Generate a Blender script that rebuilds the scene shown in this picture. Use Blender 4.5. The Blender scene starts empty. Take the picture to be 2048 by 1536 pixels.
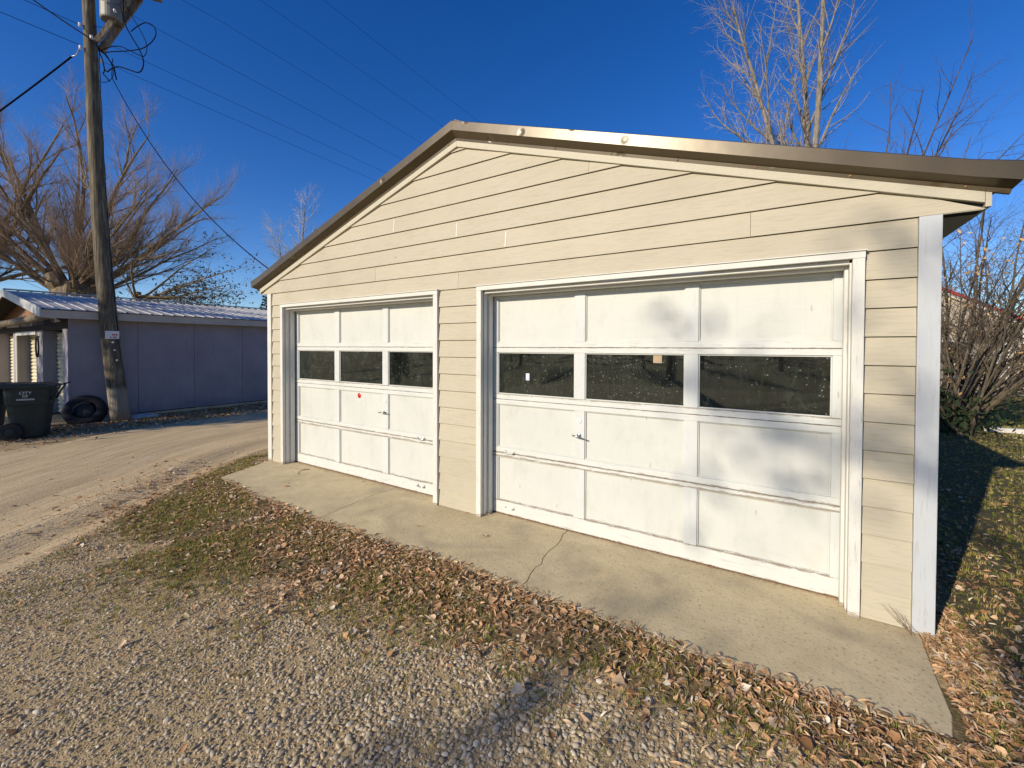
import bpy, math, random
import numpy as np
from mathutils import Vector, Matrix, Quaternion

random.seed(11)
RNG = np.random.default_rng(11)
R = math.radians
SC = bpy.context.scene
COL = SC.collection

# ---------------------------------------------------------------- camera
cam_d = bpy.data.cameras.new("camera")
cam = bpy.data.objects.new("camera", cam_d)
COL.objects.link(cam)
SC.camera = cam
cam_d.sensor_width = 36.0
cam_d.lens = 36.0 * 850.0 / 2048.0
cam_d.shift_y = -(768.0 - 708.5) / 2048.0
cam_d.clip_start = 0.05
cam_d.clip_end = 2000.0
YAW, PITCH = 0.5621, 0.0160
cam.location = (6.5049, -3.472, 1.7111)
cam.rotation_euler = (math.pi / 2 - PITCH, -0.0031, YAW)

# ---------------------------------------------------------------- light
SUN_EL = R(23.0)
SUN_H = Vector((-0.3226, -0.9465, 0)).normalized()      # horizontal direction towards the sun
SUN_DIR = Vector((SUN_H.x * math.cos(SUN_EL), SUN_H.y * math.cos(SUN_EL), math.sin(SUN_EL)))
w = bpy.data.worlds.new("World")
SC.world = w
w.use_nodes = True
nt = w.node_tree
nt.nodes.clear()
sky = nt.nodes.new("ShaderNodeTexSky")
sky.sky_type = 'NISHITA'
sky.sun_disc = False
sky.sun_elevation = SUN_EL
sky.sun_rotation = math.atan2(SUN_H.x, SUN_H.y)
sky.altitude = 1200
sky.air_density = 1.0
sky.dust_density = 0.3
sky.ozone_density = 3.0
hsv = nt.nodes.new("ShaderNodeHueSaturation")
hsv.inputs['Hue'].default_value = 0.516
hsv.inputs['Saturation'].default_value = 1.33
hsv.inputs['Value'].default_value = 1.24
bg = nt.nodes.new("ShaderNodeBackground")
bg.inputs['Strength'].default_value = 0.115
wo = nt.nodes.new("ShaderNodeOutputWorld")
nt.links.new(sky.outputs[0], hsv.inputs['Color'])
nt.links.new(hsv.outputs[0], bg.inputs['Color'])
nt.links.new(bg.outputs[0], wo.inputs['Surface'])

sun_d = bpy.data.lights.new("sun", 'SUN')
sun_d.energy = 5.0
sun_d.angle = R(0.53)
sun_d.color = (1.0, 0.90, 0.73)
sun = bpy.data.objects.new("sun", sun_d)
COL.objects.link(sun)
sun.location = (0, -20, 30)
sun.rotation_euler = SUN_DIR.to_track_quat('Z', 'Y').to_euler()
SC.view_settings.view_transform = 'Standard'
SC.view_settings.look = 'None'
SC.view_settings.exposure = 0.03
SC.view_settings.gamma = 1.0
SC.view_settings.use_curve_mapping = False

# ---------------------------------------------------------------- mesh helpers
class MB:
    def __init__(s):
        s.v = []; s.f = []; s.m = []
    def add(s, vs, fs, mi=0):
        n = len(s.v)
        s.v.extend(vs)
        for f in fs:
            s.f.append(tuple(i + n for i in f)); s.m.append(mi)
        return s
    def box(s, x0, x1, y0, y1, z0, z1, mi=0):
        vs = [(x0,y0,z0),(x1,y0,z0),(x1,y1,z0),(x0,y1,z0),(x0,y0,z1),(x1,y0,z1),(x1,y1,z1),(x0,y1,z1)]
        return s.add(vs, [(0,3,2,1),(4,5,6,7),(0,1,5,4),(1,2,6,5),(2,3,7,6),(3,0,4,7)], mi)
    def prism(s, poly, axis, a, b, mi=0):
        """poly: 2D points, extruded along axis from a to b"""
        n = len(poly)
        def P(u, w_, t):
            return {'x': (t, u, w_), 'y': (u, t, w_), 'z': (u, w_, t)}[axis]
        vs = [P(u, w_, a) for u, w_ in poly] + [P(u, w_, b) for u, w_ in poly]
        fs = [tuple(range(n))[::-1], tuple(range(n, 2*n))]
        for i in range(n):
            j = (i+1) % n
            fs.append((i, j, n+j, n+i))
        return s.add(vs, fs, mi)
    def tube(s, pts, rad, n=6, cap=True, mi=0, sx=1.0):
        pts = [Vector(p) for p in pts]
        k = len(pts)
        if isinstance(rad, (int, float)): rad = [rad]*k
        base = len(s.v)
        d0 = (pts[1]-pts[0]).normalized()
        ref = Vector((0,0,1)) if abs(d0.z) < .9 else Vector((1,0,0))
        u = d0.cross(ref).normalized()
        for i, p in enumerate(pts):
            d = (pts[min(i+1,k-1)]-pts[max(i-1,0)])
            if d.length < 1e-9: d = d0.copy()
            d.normalize()
            u = (u - d*u.dot(d))
            if u.length < 1e-6: u = d.cross(Vector((0.3,0.5,0.8)))
            u.normalize()
            vv = d.cross(u)
            r = rad[i]
            for j in range(n):
                a = 2*math.pi*j/n
                q = p + u*(math.cos(a)*r*sx) + vv*(math.sin(a)*r)
                s.v.append((q.x,q.y,q.z))
        for i in range(k-1):
            for j in range(n):
                j2 = (j+1) % n
                s.f.append((base+i*n+j, base+i*n+j2, base+(i+1)*n+j2, base+(i+1)*n+j)); s.m.append(mi)
        if cap:
            s.f.append(tuple(base+j for j in range(n))[::-1]); s.m.append(mi)
            s.f.append(tuple(base+(k-1)*n+j for j in range(n))); s.m.append(mi)
        return s
    def lathe(s, prof, c, axis=(0,0,1), n=24, mi=0):
        """prof list of (radius, height) about axis through c"""
        ax = Vector(axis).normalized()
        ref = Vector((0,0,1)) if abs(ax.z) < .9 else Vector((1,0,0))
        u = ax.cross(ref).normalized(); v = ax.cross(u)
        base = len(s.v); c = Vector(c)
        for r, h in prof:
            for j in range(n):
                a = 2*math.pi*j/n
                q = c + ax*h + u*(math.cos(a)*r) + v*(math.sin(a)*r)
                s.v.append((q.x,q.y,q.z))
        for i in range(len(prof)-1):
            for j in range(n):
                j2 = (j+1) % n
                s.f.append((base+i*n+j, base+i*n+j2, base+(i+1)*n+j2, base+(i+1)*n+j)); s.m.append(mi)
        return s

def mesh_of(name, mb, mats, smooth=False):
    me = bpy.data.meshes.new(name)
    me.from_pydata(mb.v, [], mb.f)
    if not isinstance(mats, (list, tuple)): mats = [mats]
    for m in mats: me.materials.append(m)
    if len(mats) > 1: me.polygons.foreach_set("material_index", mb.m)
    if smooth: me.polygons.foreach_set("use_smooth", [True]*len(me.polygons))
    me.update()
    return me

def fix_normals(me):
    import bmesh
    b = bmesh.new(); b.from_mesh(me)
    bmesh.ops.recalc_face_normals(b, faces=b.faces)
    b.to_mesh(me); b.free()

def link(name, me, parent=None, loc=None):
    o = bpy.data.objects.new(name, me)
    COL.objects.link(o)
    if parent: o.parent = parent
    if loc is not None: o.location = loc
    return o

def obj(name, mb, mats, parent=None, smooth=False, bevel=0, loc=None, fix=True):
    me = mesh_of(name, mb, mats, smooth)
    if fix and len(me.polygons) < 60000: fix_normals(me)
    o = link(name, me, parent, loc)
    if bevel:
        b = o.modifiers.new("bevel", 'BEVEL'); b.width = bevel; b.segments = 2; b.limit_method = 'ANGLE'
        b.harden_normals = False
    return o

def empty(name, loc=(0,0,0), parent=None):
    o = bpy.data.objects.new(name, None)
    COL.objects.link(o); o.location = loc; o.empty_display_size = .2
    if parent: o.parent = parent
    return o

def tag(o, label=None, cat=None, group=None, kind=None):
    if label: o['label'] = label
    if cat: o['category'] = cat
    if group: o['group'] = group
    if kind: o['kind'] = kind
    return o

# ---------------------------------------------------------------- material helpers
class NT:
    def __init__(s, name):
        s.m = bpy.data.materials.new(name); s.m.use_nodes = True
        s.t = s.m.node_tree; s.n = s.t.nodes; s.n.clear()
        s.out = s.n.new("ShaderNodeOutputMaterial")
        s.b = s.n.new("ShaderNodeBsdfPrincipled")
        s.l(s.b.outputs[0], s.out.inputs['Surface'])
        s.geo = s.n.new("ShaderNodeNewGeometry")
        s.tc = s.n.new("ShaderNodeTexCoord")
        s.b.inputs['Specular IOR Level'].default_value = 0.25
    def l(s, a, b): s.t.links.new(a, b)
    def val(s, sock, v):
        if hasattr(v, 'links') or hasattr(v, 'is_linked'): s.l(v, sock)
        else: sock.default_value = v
    def noise(s, scale=5, detail=4, rough=.55, coord=None, stretch=None, dist=0, off=None):
        n = s.n.new("ShaderNodeTexNoise")
        n.inputs['Scale'].default_value = scale; n.inputs['Detail'].default_value = detail
        n.inputs['Roughness'].default_value = rough; n.inputs['Distortion'].default_value = dist
        c = coord if coord is not None else s.geo.outputs['Position']
        if stretch or off:
            mp = s.n.new("ShaderNodeMapping")
            if stretch: mp.inputs['Scale'].default_value = stretch
            if off: mp.inputs['Location'].default_value = off
            s.l(c, mp.inputs[0]); c = mp.outputs[0]
        s.l(c, n.inputs['Vector'])
        return n.outputs[0]
    def voro(s, scale=5, coord=None, feature='F1', out=0, rand=1.0, stretch=None):
        n = s.n.new("ShaderNodeTexVoronoi"); n.feature = feature
        n.inputs['Scale'].default_value = scale; n.inputs['Randomness'].default_value = rand
        c = coord if coord is not None else s.geo.outputs['Position']
        if stretch:
            mp = s.n.new("ShaderNodeMapping"); mp.inputs['Scale'].default_value = stretch
            s.l(c, mp.inputs[0]); c = mp.outputs[0]
        s.l(c, n.inputs['Vector'])
        return n.outputs[out]
    def ramp(s, fac, stops, interp='LINEAR'):
        r = s.n.new("ShaderNodeValToRGB"); r.color_ramp.interpolation = interp
        e = r.color_ramp.elements
        while len(e) > 1: e.remove(e[-1])
        def c4(c):
            if isinstance(c, (int, float)): return (c, c, c, 1)
            return (*c, 1) if len(c) == 3 else c
        e[0].position = stops[0][0]; e[0].color = c4(stops[0][1])
        for p, c in stops[1:]:
            q = e.new(p); q.color = c4(c)
        s.l(fac, r.inputs[0])
        return r.outputs[0]
    def mix(s, fac, a, b, mode='MIX'):
        n = s.n.new("ShaderNodeMix"); n.data_type = 'RGBA'; n.blend_type = mode
        n.clamp_factor = True
        ins = [i for i in n.inputs if i.enabled]
        s._set(n.inputs[0], fac); s._set(n.inputs[6], a); s._set(n.inputs[7], b)
        return n.outputs[2]
    def _set(s, sock, v):
        if isinstance(v, bpy.types.NodeSocket): s.l(v, sock)
        elif isinstance(v, (int, float)):
            if sock.type == 'RGBA': sock.default_value = (v, v, v, 1)
            else: sock.default_value = v
        else: sock.default_value = (*v, 1) if len(v) == 3 and sock.type == 'RGBA' else v
    def math(s, op, a, b=0.0, clamp=False):
        n = s.n.new("ShaderNodeMath"); n.operation = op; n.use_clamp = clamp
        s._set(n.inputs[0], a); s._set(n.inputs[1], b)
        return n.outputs[0]
    def sep(s, coord=None):
        n = s.n.new("ShaderNodeSeparateXYZ"); s.l(coord if coord is not None else s.geo.outputs['Position'], n.inputs[0])
        return n.outputs
    def color(s, c): s._set(s.b.inputs['Base Color'], c)
    def rough(s, v): s._set(s.b.inputs['Roughness'], v)
    def bump(s, h, strength=.3, dist=.01):
        n = s.n.new("ShaderNodeBump"); n.inputs['Strength'].default_value = strength; n.inputs['Distance'].default_value = dist
        s.l(h, n.inputs['Height']); s.l(n.outputs[0], s.b.inputs['Normal'])
        return n
    def rand(s):
        n = s.n.new("ShaderNodeObjectInfo"); return n.outputs['Random']

M = {}
def simple(name, col, rough=.6, metal=0, var=.12, scale=8, bump=0, bscale=60, stretch=None, spec=None):
    t = NT(name)
    n = t.noise(scale, 5, .6, stretch=stretch)
    dark = tuple(c*(1-var) for c in col); lite = tuple(min(1, c*(1+var)) for c in col)
    t.color(t.ramp(n, [(.3, dark), (.7, lite)]))
    t.rough(rough); t.b.inputs['Metallic'].default_value = metal
    if spec is not None: t.b.inputs['Specular IOR Level'].default_value = spec
    if bump: t.bump(t.noise(bscale, 4, .6, stretch=stretch), bump, .004)
    M[name] = t.m
    return t.m

# beige fibre-cement lap siding: stretched wood grain emboss, light wear
t = NT("siding_paint")
rnd = t.rand()
offv = t.n.new("ShaderNodeCombineXYZ"); t.l(t.math('MULTIPLY', rnd, 37.0), offv.inputs[0]); t.l(t.math('MULTIPLY', rnd, 11.0), offv.inputs[2])
va = t.n.new("ShaderNodeVectorMath"); va.operation = 'ADD'; t.l(t.geo.outputs['Position'], va.inputs[0]); t.l(offv.outputs[0], va.inputs[1])
grain = t.noise(1.0, 6, .62, coord=va.outputs[0], stretch=(5.5, 60, 95), dist=1.0)
grain2 = t.noise(1.0, 3, .5, coord=va.outputs[0], stretch=(9, 90, 170), dist=.4)
big = t.noise(1.3, 4, .6)
base = t.ramp(big, [(.3, (.44,.39,.285)), (.7, (.50,.445,.33))])
base = t.mix(t.math('MULTIPLY', t.ramp(grain, [(.50, 0), (.60, 1)]), .34), base, (.35,.30,.20))
worn = t.ramp(t.noise(1.0, 7, .7, stretch=(2.2, 9, 26)), [(.66, 0), (.72, 1)])
base = t.mix(t.math('MULTIPLY', worn, .30), base, (.66,.62,.52))
base = t.mix(t.math('MULTIPLY', t.ramp(t.noise(2.6, 6, .7), [(.5, 0), (.72, 1)]), .22), base, (.36,.33,.26))
base = t.mix(t.math('MULTIPLY', t.ramp(t.voro(1.7), [(.010, 1), (.02, 0)]), .7), base, (.15,.12,.08))
hv = t.math('ADD', t.math('MULTIPLY', rnd, .06), .97)
base = t.mix(1.0, base, hv, 'MULTIPLY')
t.color(base); t.rough(.62)
t.bump(t.math('ADD', grain, t.math('MULTIPLY', grain2, .4)), .45, .0018)
M['siding'] = t.m

# trim paint, beige smoother
simple("trim_beige", (.49,.445,.335), .55, var=.08, scale=3, bump=.25, bscale=1.0, stretch=(6,60,60))

def white_paint(name, tint, peel=1.0, vertical=False, zpeaks=None, grime=.5):
    t = NT(name)
    st = (60, 60, 5) if vertical else (4, 60, 70)
    grain = t.noise(1.0, 6, .65, stretch=st, dist=.5)
    big = t.noise(2.2, 5, .65)
    c = t.ramp(big, [(.3, tuple(x*.94 for x in tint)), (.7, tint)])
    # grime
    g = t.ramp(t.noise(5.5, 6, .7, stretch=(1,1,.45)), [(.52, 0), (.75, 1)])
    c = t.mix(t.math('MULTIPLY', g, .42*grime), c, (.40,.385,.30))
    fl = t.ramp(t.noise(14, 7, .75, stretch=(1,1,.6)), [(.55, 0), (.8, 1)])
    c = t.mix(t.math('MULTIPLY', fl, .35*grime), c, (.42,.42,.36))
    run = t.ramp(t.noise(1.0, 5, .7, stretch=(22,22,1.2)), [(.55, 0), (.75, 1)])
    c = t.mix(t.math('MULTIPLY', run, .16), c, (.45,.44,.36))
    dots = t.ramp(t.voro(3.1), [(.012, 1), (.022, 0)])
    c = t.mix(t.math('MULTIPLY', dots, .8), c, (.13,.10,.05))
    scr = t.math('MULTIPLY', t.ramp(t.voro(1.9, stretch=(4.5,1,1)), [(.03, 1), (.055, 0)]), .6)
    c = t.mix(scr, c, (.36,.31,.19))
    crk = t.ramp(t.noise(1.0, 8, .75, stretch=st), [(.56, 0), (.64, 1)])
    c = t.mix(t.math('MULTIPLY', crk, .55*peel), c, (.36,.34,.28))
    if zpeaks:
        z = t.sep()[2]
        m = None
        for zp, wd in zpeaks:
            d = t.math('ABSOLUTE', t.math('SUBTRACT', z, zp))
            a = t.math('SUBTRACT', 1.0, t.math('DIVIDE', d, wd), True)
            m = a if m is None else t.math('MAXIMUM', m, a)
        f = t.noise(1.0, 8, .75, stretch=(9, 30, 90), dist=.6)
        k = t.math('ADD', t.math('MULTIPLY', m, .33), t.math('MULTIPLY', f, .75))
        pk = t.ramp(k, [(.60, 0), (.635, 1)])
        wood = t.ramp(t.noise(1.0, 4, .6, stretch=(12, 60, 160)), [(.3, (.16,.11,.07)), (.7, (.36,.29,.21))])
        c = t.mix(t.math('MULTIPLY', pk, .8), c, wood)
    t.color(c); t.rough(.5)
    t.bump(t.math('ADD', t.math('MULTIPLY', grain, .5), t.math('MULTIPLY', crk, -.5)), .35, .002)
    M[name] = t.m
    return t.m
PK = [(.145,.035), (.60,.030), (.635,.028), (1.235,.022), (1.182,.012), (1.71,.014), (.0,.05)]
white_paint("door_rail_white", (.62,.625,.575), 1.0, False, PK)
white_paint("door_stile_white", (.60,.61,.575), .5, True, None)
white_paint("door_panel_white", (.59,.59,.535), .15, False, [(.145,.012),(.595,.008)], .8)
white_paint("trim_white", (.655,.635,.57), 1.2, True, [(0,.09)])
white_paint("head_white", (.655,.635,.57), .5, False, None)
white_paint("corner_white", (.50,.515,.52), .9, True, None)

# brown roof metal with hail-like dents
t = NT("brown_metal")
v = t.voro(4.6, stretch=(1, .6, 1))
dent = t.ramp(v, [(0, 0), (.24, 1)], 'EASE')
nn = t.noise(2.0, 3, .5)
t.color(t.ramp(t.noise(3, 5, .6), [(.3, (.078,.055,.025)), (.7, (.104,.075,.037))]))
t.rough(.34); t.b.inputs['Specular IOR Level'].default_value = .6
t.b.inputs['Metallic'].default_value = .25
t.bump(t.math('ADD', dent, t.math('MULTIPLY', nn, .5)), .38, .02)
M['brown_metal'] = t.m

# concrete
t = NT("concrete")
big = t.noise(1.7, 6, .65); fine = t.noise(45, 5, .7); mid = t.noise(7, 5, .65)
c = t.ramp(big, [(.3, (.47,.37,.205)), (.68, (.65,.525,.305))])
c = t.mix(.45, c, t.ramp(mid, [(.3, (.40,.33,.21)), (.7, (.60,.505,.335))]))
c = t.mix(t.ramp(fine, [(.55, 0), (.68, .85)]), c, (.20,.165,.11))
sp = t.ramp(t.voro(34), [(0.0, 1), (.13, 0)])
c = t.mix(t.math('MULTIPLY', sp, t.ramp(t.noise(6, 3, .5), [(.5, 0), (.6, .8)])), c, (.12,.10,.075))
st = t.ramp(t.noise(1.1, 5, .6, off=(3.1, 7.7, 0), dist=1.0), [(.50, 0), (.72, .62)])
c = t.mix(st, c, (.23,.20,.15))
t.color(c); t.rough(.85)
t.bump(t.math('ADD', t.math('MULTIPLY', fine, 1.2), mid), .55, .005)
M['concrete'] = t.m

# soil / dirt ground with gravel hints
t = NT("soil")
n1 = t.noise(1.2, 6, .65); n2 = t.noise(24, 6, .7); n3 = t.noise(5, 5, .6)
c = t.ramp(n1, [(.3, (.36,.255,.125)), (.7, (.52,.375,.19))])
c = t.mix(.5, c, t.ramp(n2, [(.32, (.19,.13,.065)), (.5, (.44,.32,.165)), (.7, (.66,.51,.29))]))
vp = t.voro(75, out=1)
pebm = t.ramp(t.voro(75), [(.25, 1), (.42, 0)])
pc = t.ramp(t.math('MULTIPLY', t.sep(vp)[0], 1.0), [(0, (.16,.14,.12)), (.5, (.33,.29,.24)), (1, (.58,.53,.45))])
c = t.mix(t.math('MULTIPLY', pebm, .65), c, pc)
t.color(c); t.rough(.95)
t.bump(t.math('ADD', n2, t.math('MULTIPLY', pebm, .6)), .9, .012)
M['soil'] = t.m

# dirt road with streaks along the alley
t = NT("road_dirt")
n1 = t.noise(.8, 5, .6, stretch=(1.6, .5, 1)); s1 = t.noise(1.0, 6, .68, coord=t.tc.outputs['UV'], stretch=(6.5, .55, 1), dist=.5); f1 = t.noise(40, 5, .7)
c = t.ramp(s1, [(.28, (.34,.245,.125)), (.42, (.54,.40,.215)), (.55, (.64,.48,.27)), (.72, (.74,.57,.34))])
c = t.mix(.4, c, t.ramp(n1, [(.35, (.46,.335,.18)), (.65, (.70,.53,.305))]))
c = t.mix(t.ramp(f1, [(.56, 0), (.68, .6)]), c, (.26,.20,.14))
vp = t.voro(60, out=1)
pebm = t.math('MULTIPLY', t.ramp(t.voro(60), [(.2, 1), (.36, 0)]), t.ramp(t.noise(2.2, 5, .7, stretch=(2.5,.7,1)), [(.5, 0), (.66, .7)]))
c = t.mix(pebm, c, t.ramp(t.sep(vp)[0], [(0, (.20,.17,.14)), (1, (.55,.48,.38))]))
t.color(c); t.rough(.95)
t.bump(t.math('ADD', t.math('MULTIPLY', s1, 1.2), t.math('ADD', t.math('MULTIPLY', f1, .5), pebm)), .8, .02)
M['road_dirt'] = t.m

# lawn soil (under the grass blades)
t = NT("lawn_soil")
n1 = t.noise(2.0, 6, .7); n2 = t.noise(30, 6, .75); n3 = t.noise(.6, 4, .6)
c = t.ramp(n2, [(.3, (.045,.038,.02)), (.5, (.13,.10,.05)), (.7, (.26,.195,.10))])
c = t.mix(t.ramp(n1, [(.4, 0), (.62, .75)]), c, t.ramp(n2, [(.3, (.035,.05,.015)), (.7, (.11,.13,.04))]))
t.color(c); t.rough(.95); t.bump(n2, 1.0, .02)
M['lawn_soil'] = t.m

# instances
def inst_mat(name, stops, rough=.8, bump=0):
    t = NT(name); r = t.rand()
    c = t.ramp(r, stops)
    n = t.noise(60, 3, .6)
    c = t.mix(.35, c, t.mix(1.0, c, t.ramp(n, [(.3, .55), (.7, 1.3)]), 'MULTIPLY'))
    t.color(c); t.rough(rough)
    if bump: t.bump(n, bump, .003)
    M[name] = t.m
    return t
inst_mat("pebble_stone", [(0, (.14,.11,.075)), (.16, (.50,.39,.235)), (.33, (.28,.24,.18)), (.5, (.56,.44,.275)), (.66, (.36,.28,.175)), (.82, (.42,.355,.26)), (1, (.64,.55,.41))], .7, .2)
tl = inst_mat("dry_leaf", [(0, (.20,.10,.04)), (.16, (.52,.28,.13)), (.32, (.62,.40,.22)), (.48, (.33,.165,.065)), (.62, (.68,.50,.32)), (.76, (.54,.31,.14)), (.88, (.15,.08,.035)), (1, (.78,.67,.50))], .6)
tg = inst_mat("grass_blade", [(0, (.12,.14,.018)), (.3, (.22,.235,.036)), (.55, (.32,.29,.06)), (.78, (.46,.35,.12)), (1, (.60,.46,.22))], .6)
inst_mat("bush_leaf", [(0, (.38,.20,.07)), (.5, (.60,.36,.14)), (1, (.72,.50,.25))], .6)

def bark(name, dark, lite, sc=8, rough=.85):
    t = NT(name)
    n = t.noise(1.0, 6, .7, stretch=(sc*2, sc*2, sc*.5))
    t.color(t.ramp(n, [(.35, dark), (.65, lite)])); t.rough(rough)
    t.bump(n, .8, .03)
    M[name] = t.m
bark("willow_bark", (.10,.072,.042), (.30,.23,.145))
bark("willow_limb", (.13,.095,.06), (.36,.28,.19))
simple("willow_twig", (.43,.30,.19), .7, var=.35, scale=.8)
bark("pale_bark", (.12,.10,.075), (.33,.285,.225), 6)
bark("dark_bark", (.045,.036,.03), (.13,.10,.08), 6)
simple("pale_twig", (.29,.25,.205), .7, var=.25, scale=2)
simple("dark_twig", (.09,.068,.06), .8, var=.3, scale=2)
bark("bush_bark", (.045,.036,.022), (.17,.135,.09))
simple("bush_twig", (.105,.082,.06), .8, var=.35, scale=3)
simple("birch_twig", (.42,.38,.33), .7, var=.2, scale=2)
simple("conifer_needle", (.035,.055,.022), .8, var=.45, scale=1.5)
simple("brown_leafage", (.11,.085,.04), .8, var=.4, scale=1.5)
simple("shade_leaf", (.16,.12,.05), .7, var=.3, scale=2)

# pole wood: weathered grey-brown with vertical checks
t = NT("pole_wood")
n = t.noise(1.0, 7, .7, stretch=(26, 26, 1.3)); b2 = t.noise(1.0, 4, .6, stretch=(6,6,1.1)); z = t.sep()[2]
c = t.ramp(n, [(.35, (.05,.04,.028)), (.52, (.16,.13,.085)), (.68, (.34,.285,.19))])
c = t.mix(t.ramp(b2, [(.42, 0), (.62, .6)]), c, (.07,.06,.045))
zz = t.math('ADD', z, t.math('MULTIPLY', t.noise(3, 4, .6), .5))
c = t.mix(t.ramp(t.math('SUBTRACT', zz, .95), [(0, 1), (.12, 0)]), c, t.ramp(n, [(.35, (.22,.18,.13)), (.65, (.36,.31,.235))]))
t.color(c); t.rough(.9); t.bump(n, 1.0, .02)
M['pole_wood'] = t.m
bark("old_timber", (.10,.075,.05), (.33,.26,.18), 10)

# shed wall: bluish-mauve painted plywood
t = NT("shed_paint")
n = t.noise(1.0, 6, .65, stretch=(20, 20, 1.5)); n2 = t.noise(1.5, 5, .6); z = t.sep()[2]
c = t.ramp(n2, [(.3, (.255,.235,.25)), (.7, (.33,.305,.315))])
c = t.mix(t.ramp(n, [(.55, 0), (.7, .35)]), c, (.16,.15,.20))
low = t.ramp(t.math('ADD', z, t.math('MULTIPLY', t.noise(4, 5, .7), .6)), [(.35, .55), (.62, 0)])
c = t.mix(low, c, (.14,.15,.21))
t.color(c); t.rough(.75); t.bump(n, .3, .004)
M['shed_paint'] = t.m
simple("shed_roof_metal", (.46,.44,.41), .5, .15, var=.25, scale=2.5)
simple("shed_fascia_paint", (.47,.43,.36), .7, var=.1, scale=3)
simple("dark_gap", (.035,.03,.03), .9)
simple("roll_door_paint", (.68,.62,.44), .45, .1, var=.1, scale=3)
simple("grey_door_paint", (.50,.49,.47), .6, var=.1, scale=4)
simple("rust_metal", (.26,.14,.075), .7, .2, var=.35, scale=7)
simple("bin_plastic", (.022,.032,.030), .45, var=.25, scale=6, bump=.1)
simple("bin_lid_plastic", (.020,.034,.034), .4, var=.25, scale=6)
simple("rubber", (.022,.022,.024), .75, var=.3, scale=20)
simple("rim_steel", (.055,.05,.045), .7, 0, var=.3, scale=12)
simple("label_print", (.62,.64,.62), .6, var=.1)
simple("label_grey", (.30,.32,.32), .6, var=.15)
simple("sign_white", (.72,.70,.66), .5, var=.06)
simple("sign_red", (.42,.015,.02), .5, var=.1)
simple("tag_white", (.75,.75,.72), .5)
simple("porcelain", (.80,.80,.78), .2)
simple("tank_paint", (.21,.20,.175), .5, .2, var=.12, scale=5)
simple("wire_black", (.006,.006,.009), .8, spec=.05)
simple("wire_metal", (.10,.10,.11), .45, .3)
simple("galvanised", (.50,.50,.50), .45, .8, var=.2, scale=14)
simple("chrome", (.42,.42,.40), .3, .9, var=.2, scale=18)
simple("white_enamel", (.78,.77,.72), .4, var=.08)
simple("reflector_red", (.55,.015,.02), .25, var=.1)
simple("paper", (.55,.62,.70), .7)
simple("brown_tag", (.45,.33,.20), .7)
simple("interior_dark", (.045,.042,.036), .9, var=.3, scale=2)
simple("house_wall", (.40,.34,.26), .8, var=.08)
simple("house_red", (.36,.02,.03), .5, var=.1)
simple("kerb_stone", (.62,.58,.52), .8, var=.12)
simple("dead_stem", (.26,.17,.10), .8, var=.3, scale=12)
simple("rock", (.42,.41,.40), .85, var=.15, scale=9, bump=.5, bscale=30)
simple("organic_debris", (.15,.10,.06), .95, var=.5, scale=40, bump=.8, bscale=120)
simple("handle_wood", (.45,.33,.20), .6, var=.15)

# garage glass: thin pane, dusty with water spots
t = NT("dusty_glass")
t.n.remove(t.b)
tr = t.n.new("ShaderNodeBsdfTransparent"); tr.inputs[0].default_value = (.34,.47,.40,1)
gl = t.n.new("ShaderNodeBsdfGlossy"); gl.inputs['Roughness'].default_value = .03
gl.inputs[0].default_value = (.9,.95,.92,1)
fr = t.n.new("ShaderNodeFresnel"); fr.inputs[0].default_value = 1.5
lw = t.math('ADD', t.math('MULTIPLY', fr.outputs[0], 1.8), .02)
m1 = t.n.new("ShaderNodeMixShader"); t.l(lw, m1.inputs[0]); t.l(tr.outputs[0], m1.inputs[1]); t.l(gl.outputs[0], m1.inputs[2])
df = t.n.new("ShaderNodeBsdfDiffuse"); df.inputs[0].default_value = (.50,.50,.44,1)
sp = t.math('MULTIPLY', t.ramp(t.voro(40), [(.10, 1), (.24, 0)]), t.ramp(t.noise(24, 2, .5), [(.48, 0), (.64, .50)]))
sp2 = t.math('MULTIPLY', t.ramp(t.voro(95), [(.12, 1), (.3, 0)]), t.ramp(t.noise(9, 3, .6), [(.46, 0), (.70, .30)]))
run = t.ramp(t.noise(1.0, 6, .7, stretch=(28, 1, 4.0)), [(.52, 0), (.78, .045)])
film = t.ramp(t.noise(3, 6, .7), [(.35, .003), (.75, .016)])
dm = t.math('ADD', t.math('ADD', sp, sp2), t.math('ADD', run, film), True)
m2 = t.n.new("ShaderNodeMixShader"); t.l(dm, m2.inputs[0]); t.l(m1.outputs[0], m2.inputs[1]); t.l(df.outputs[0], m2.inputs[2])
t.l(m2.outputs[0], t.out.inputs['Surface'])
M['dusty_glass'] = t.m

# ================================================================ GROUND
ROAD_R = [(6.5,-9.0),(3.6,-5.2),(1.55,-2.85),(1.22,-2.42),(.88,-2.02),(.45,-1.45),(-.36,-.58),(-.86,.38),(-1.15,1.6),(-1.3,4),(-1.35,60)]
ROAD_L = [(-3.2,-60),(-3.6,-9),(-4.1,-3.2),(-4.35,-2.0),(-4.55,-1.3),(-5.0,-.4),(-5.2,.9),(-5.35,2.6),(-5.4,6),(-5.45,60)]
def interp_x(line, y):
    for (xa,ya),(xb,yb) in zip(line, line[1:]):
        if ya <= y <= yb: return xa + (xb-xa)*(y-ya)/(yb-ya)
    return line[0][0] if y < line[0][1] else line[-1][0]
def road_dist(x, y):
    """positive to the right (east) of the road's right edge"""
    return x - interp_x(ROAD_R, y) if y > -9 else x - (6.5 + (-9-y)*.6)
_ph = [(random.uniform(0,6.28), random.uniform(0,6.28)) for _ in range(12)]
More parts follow.
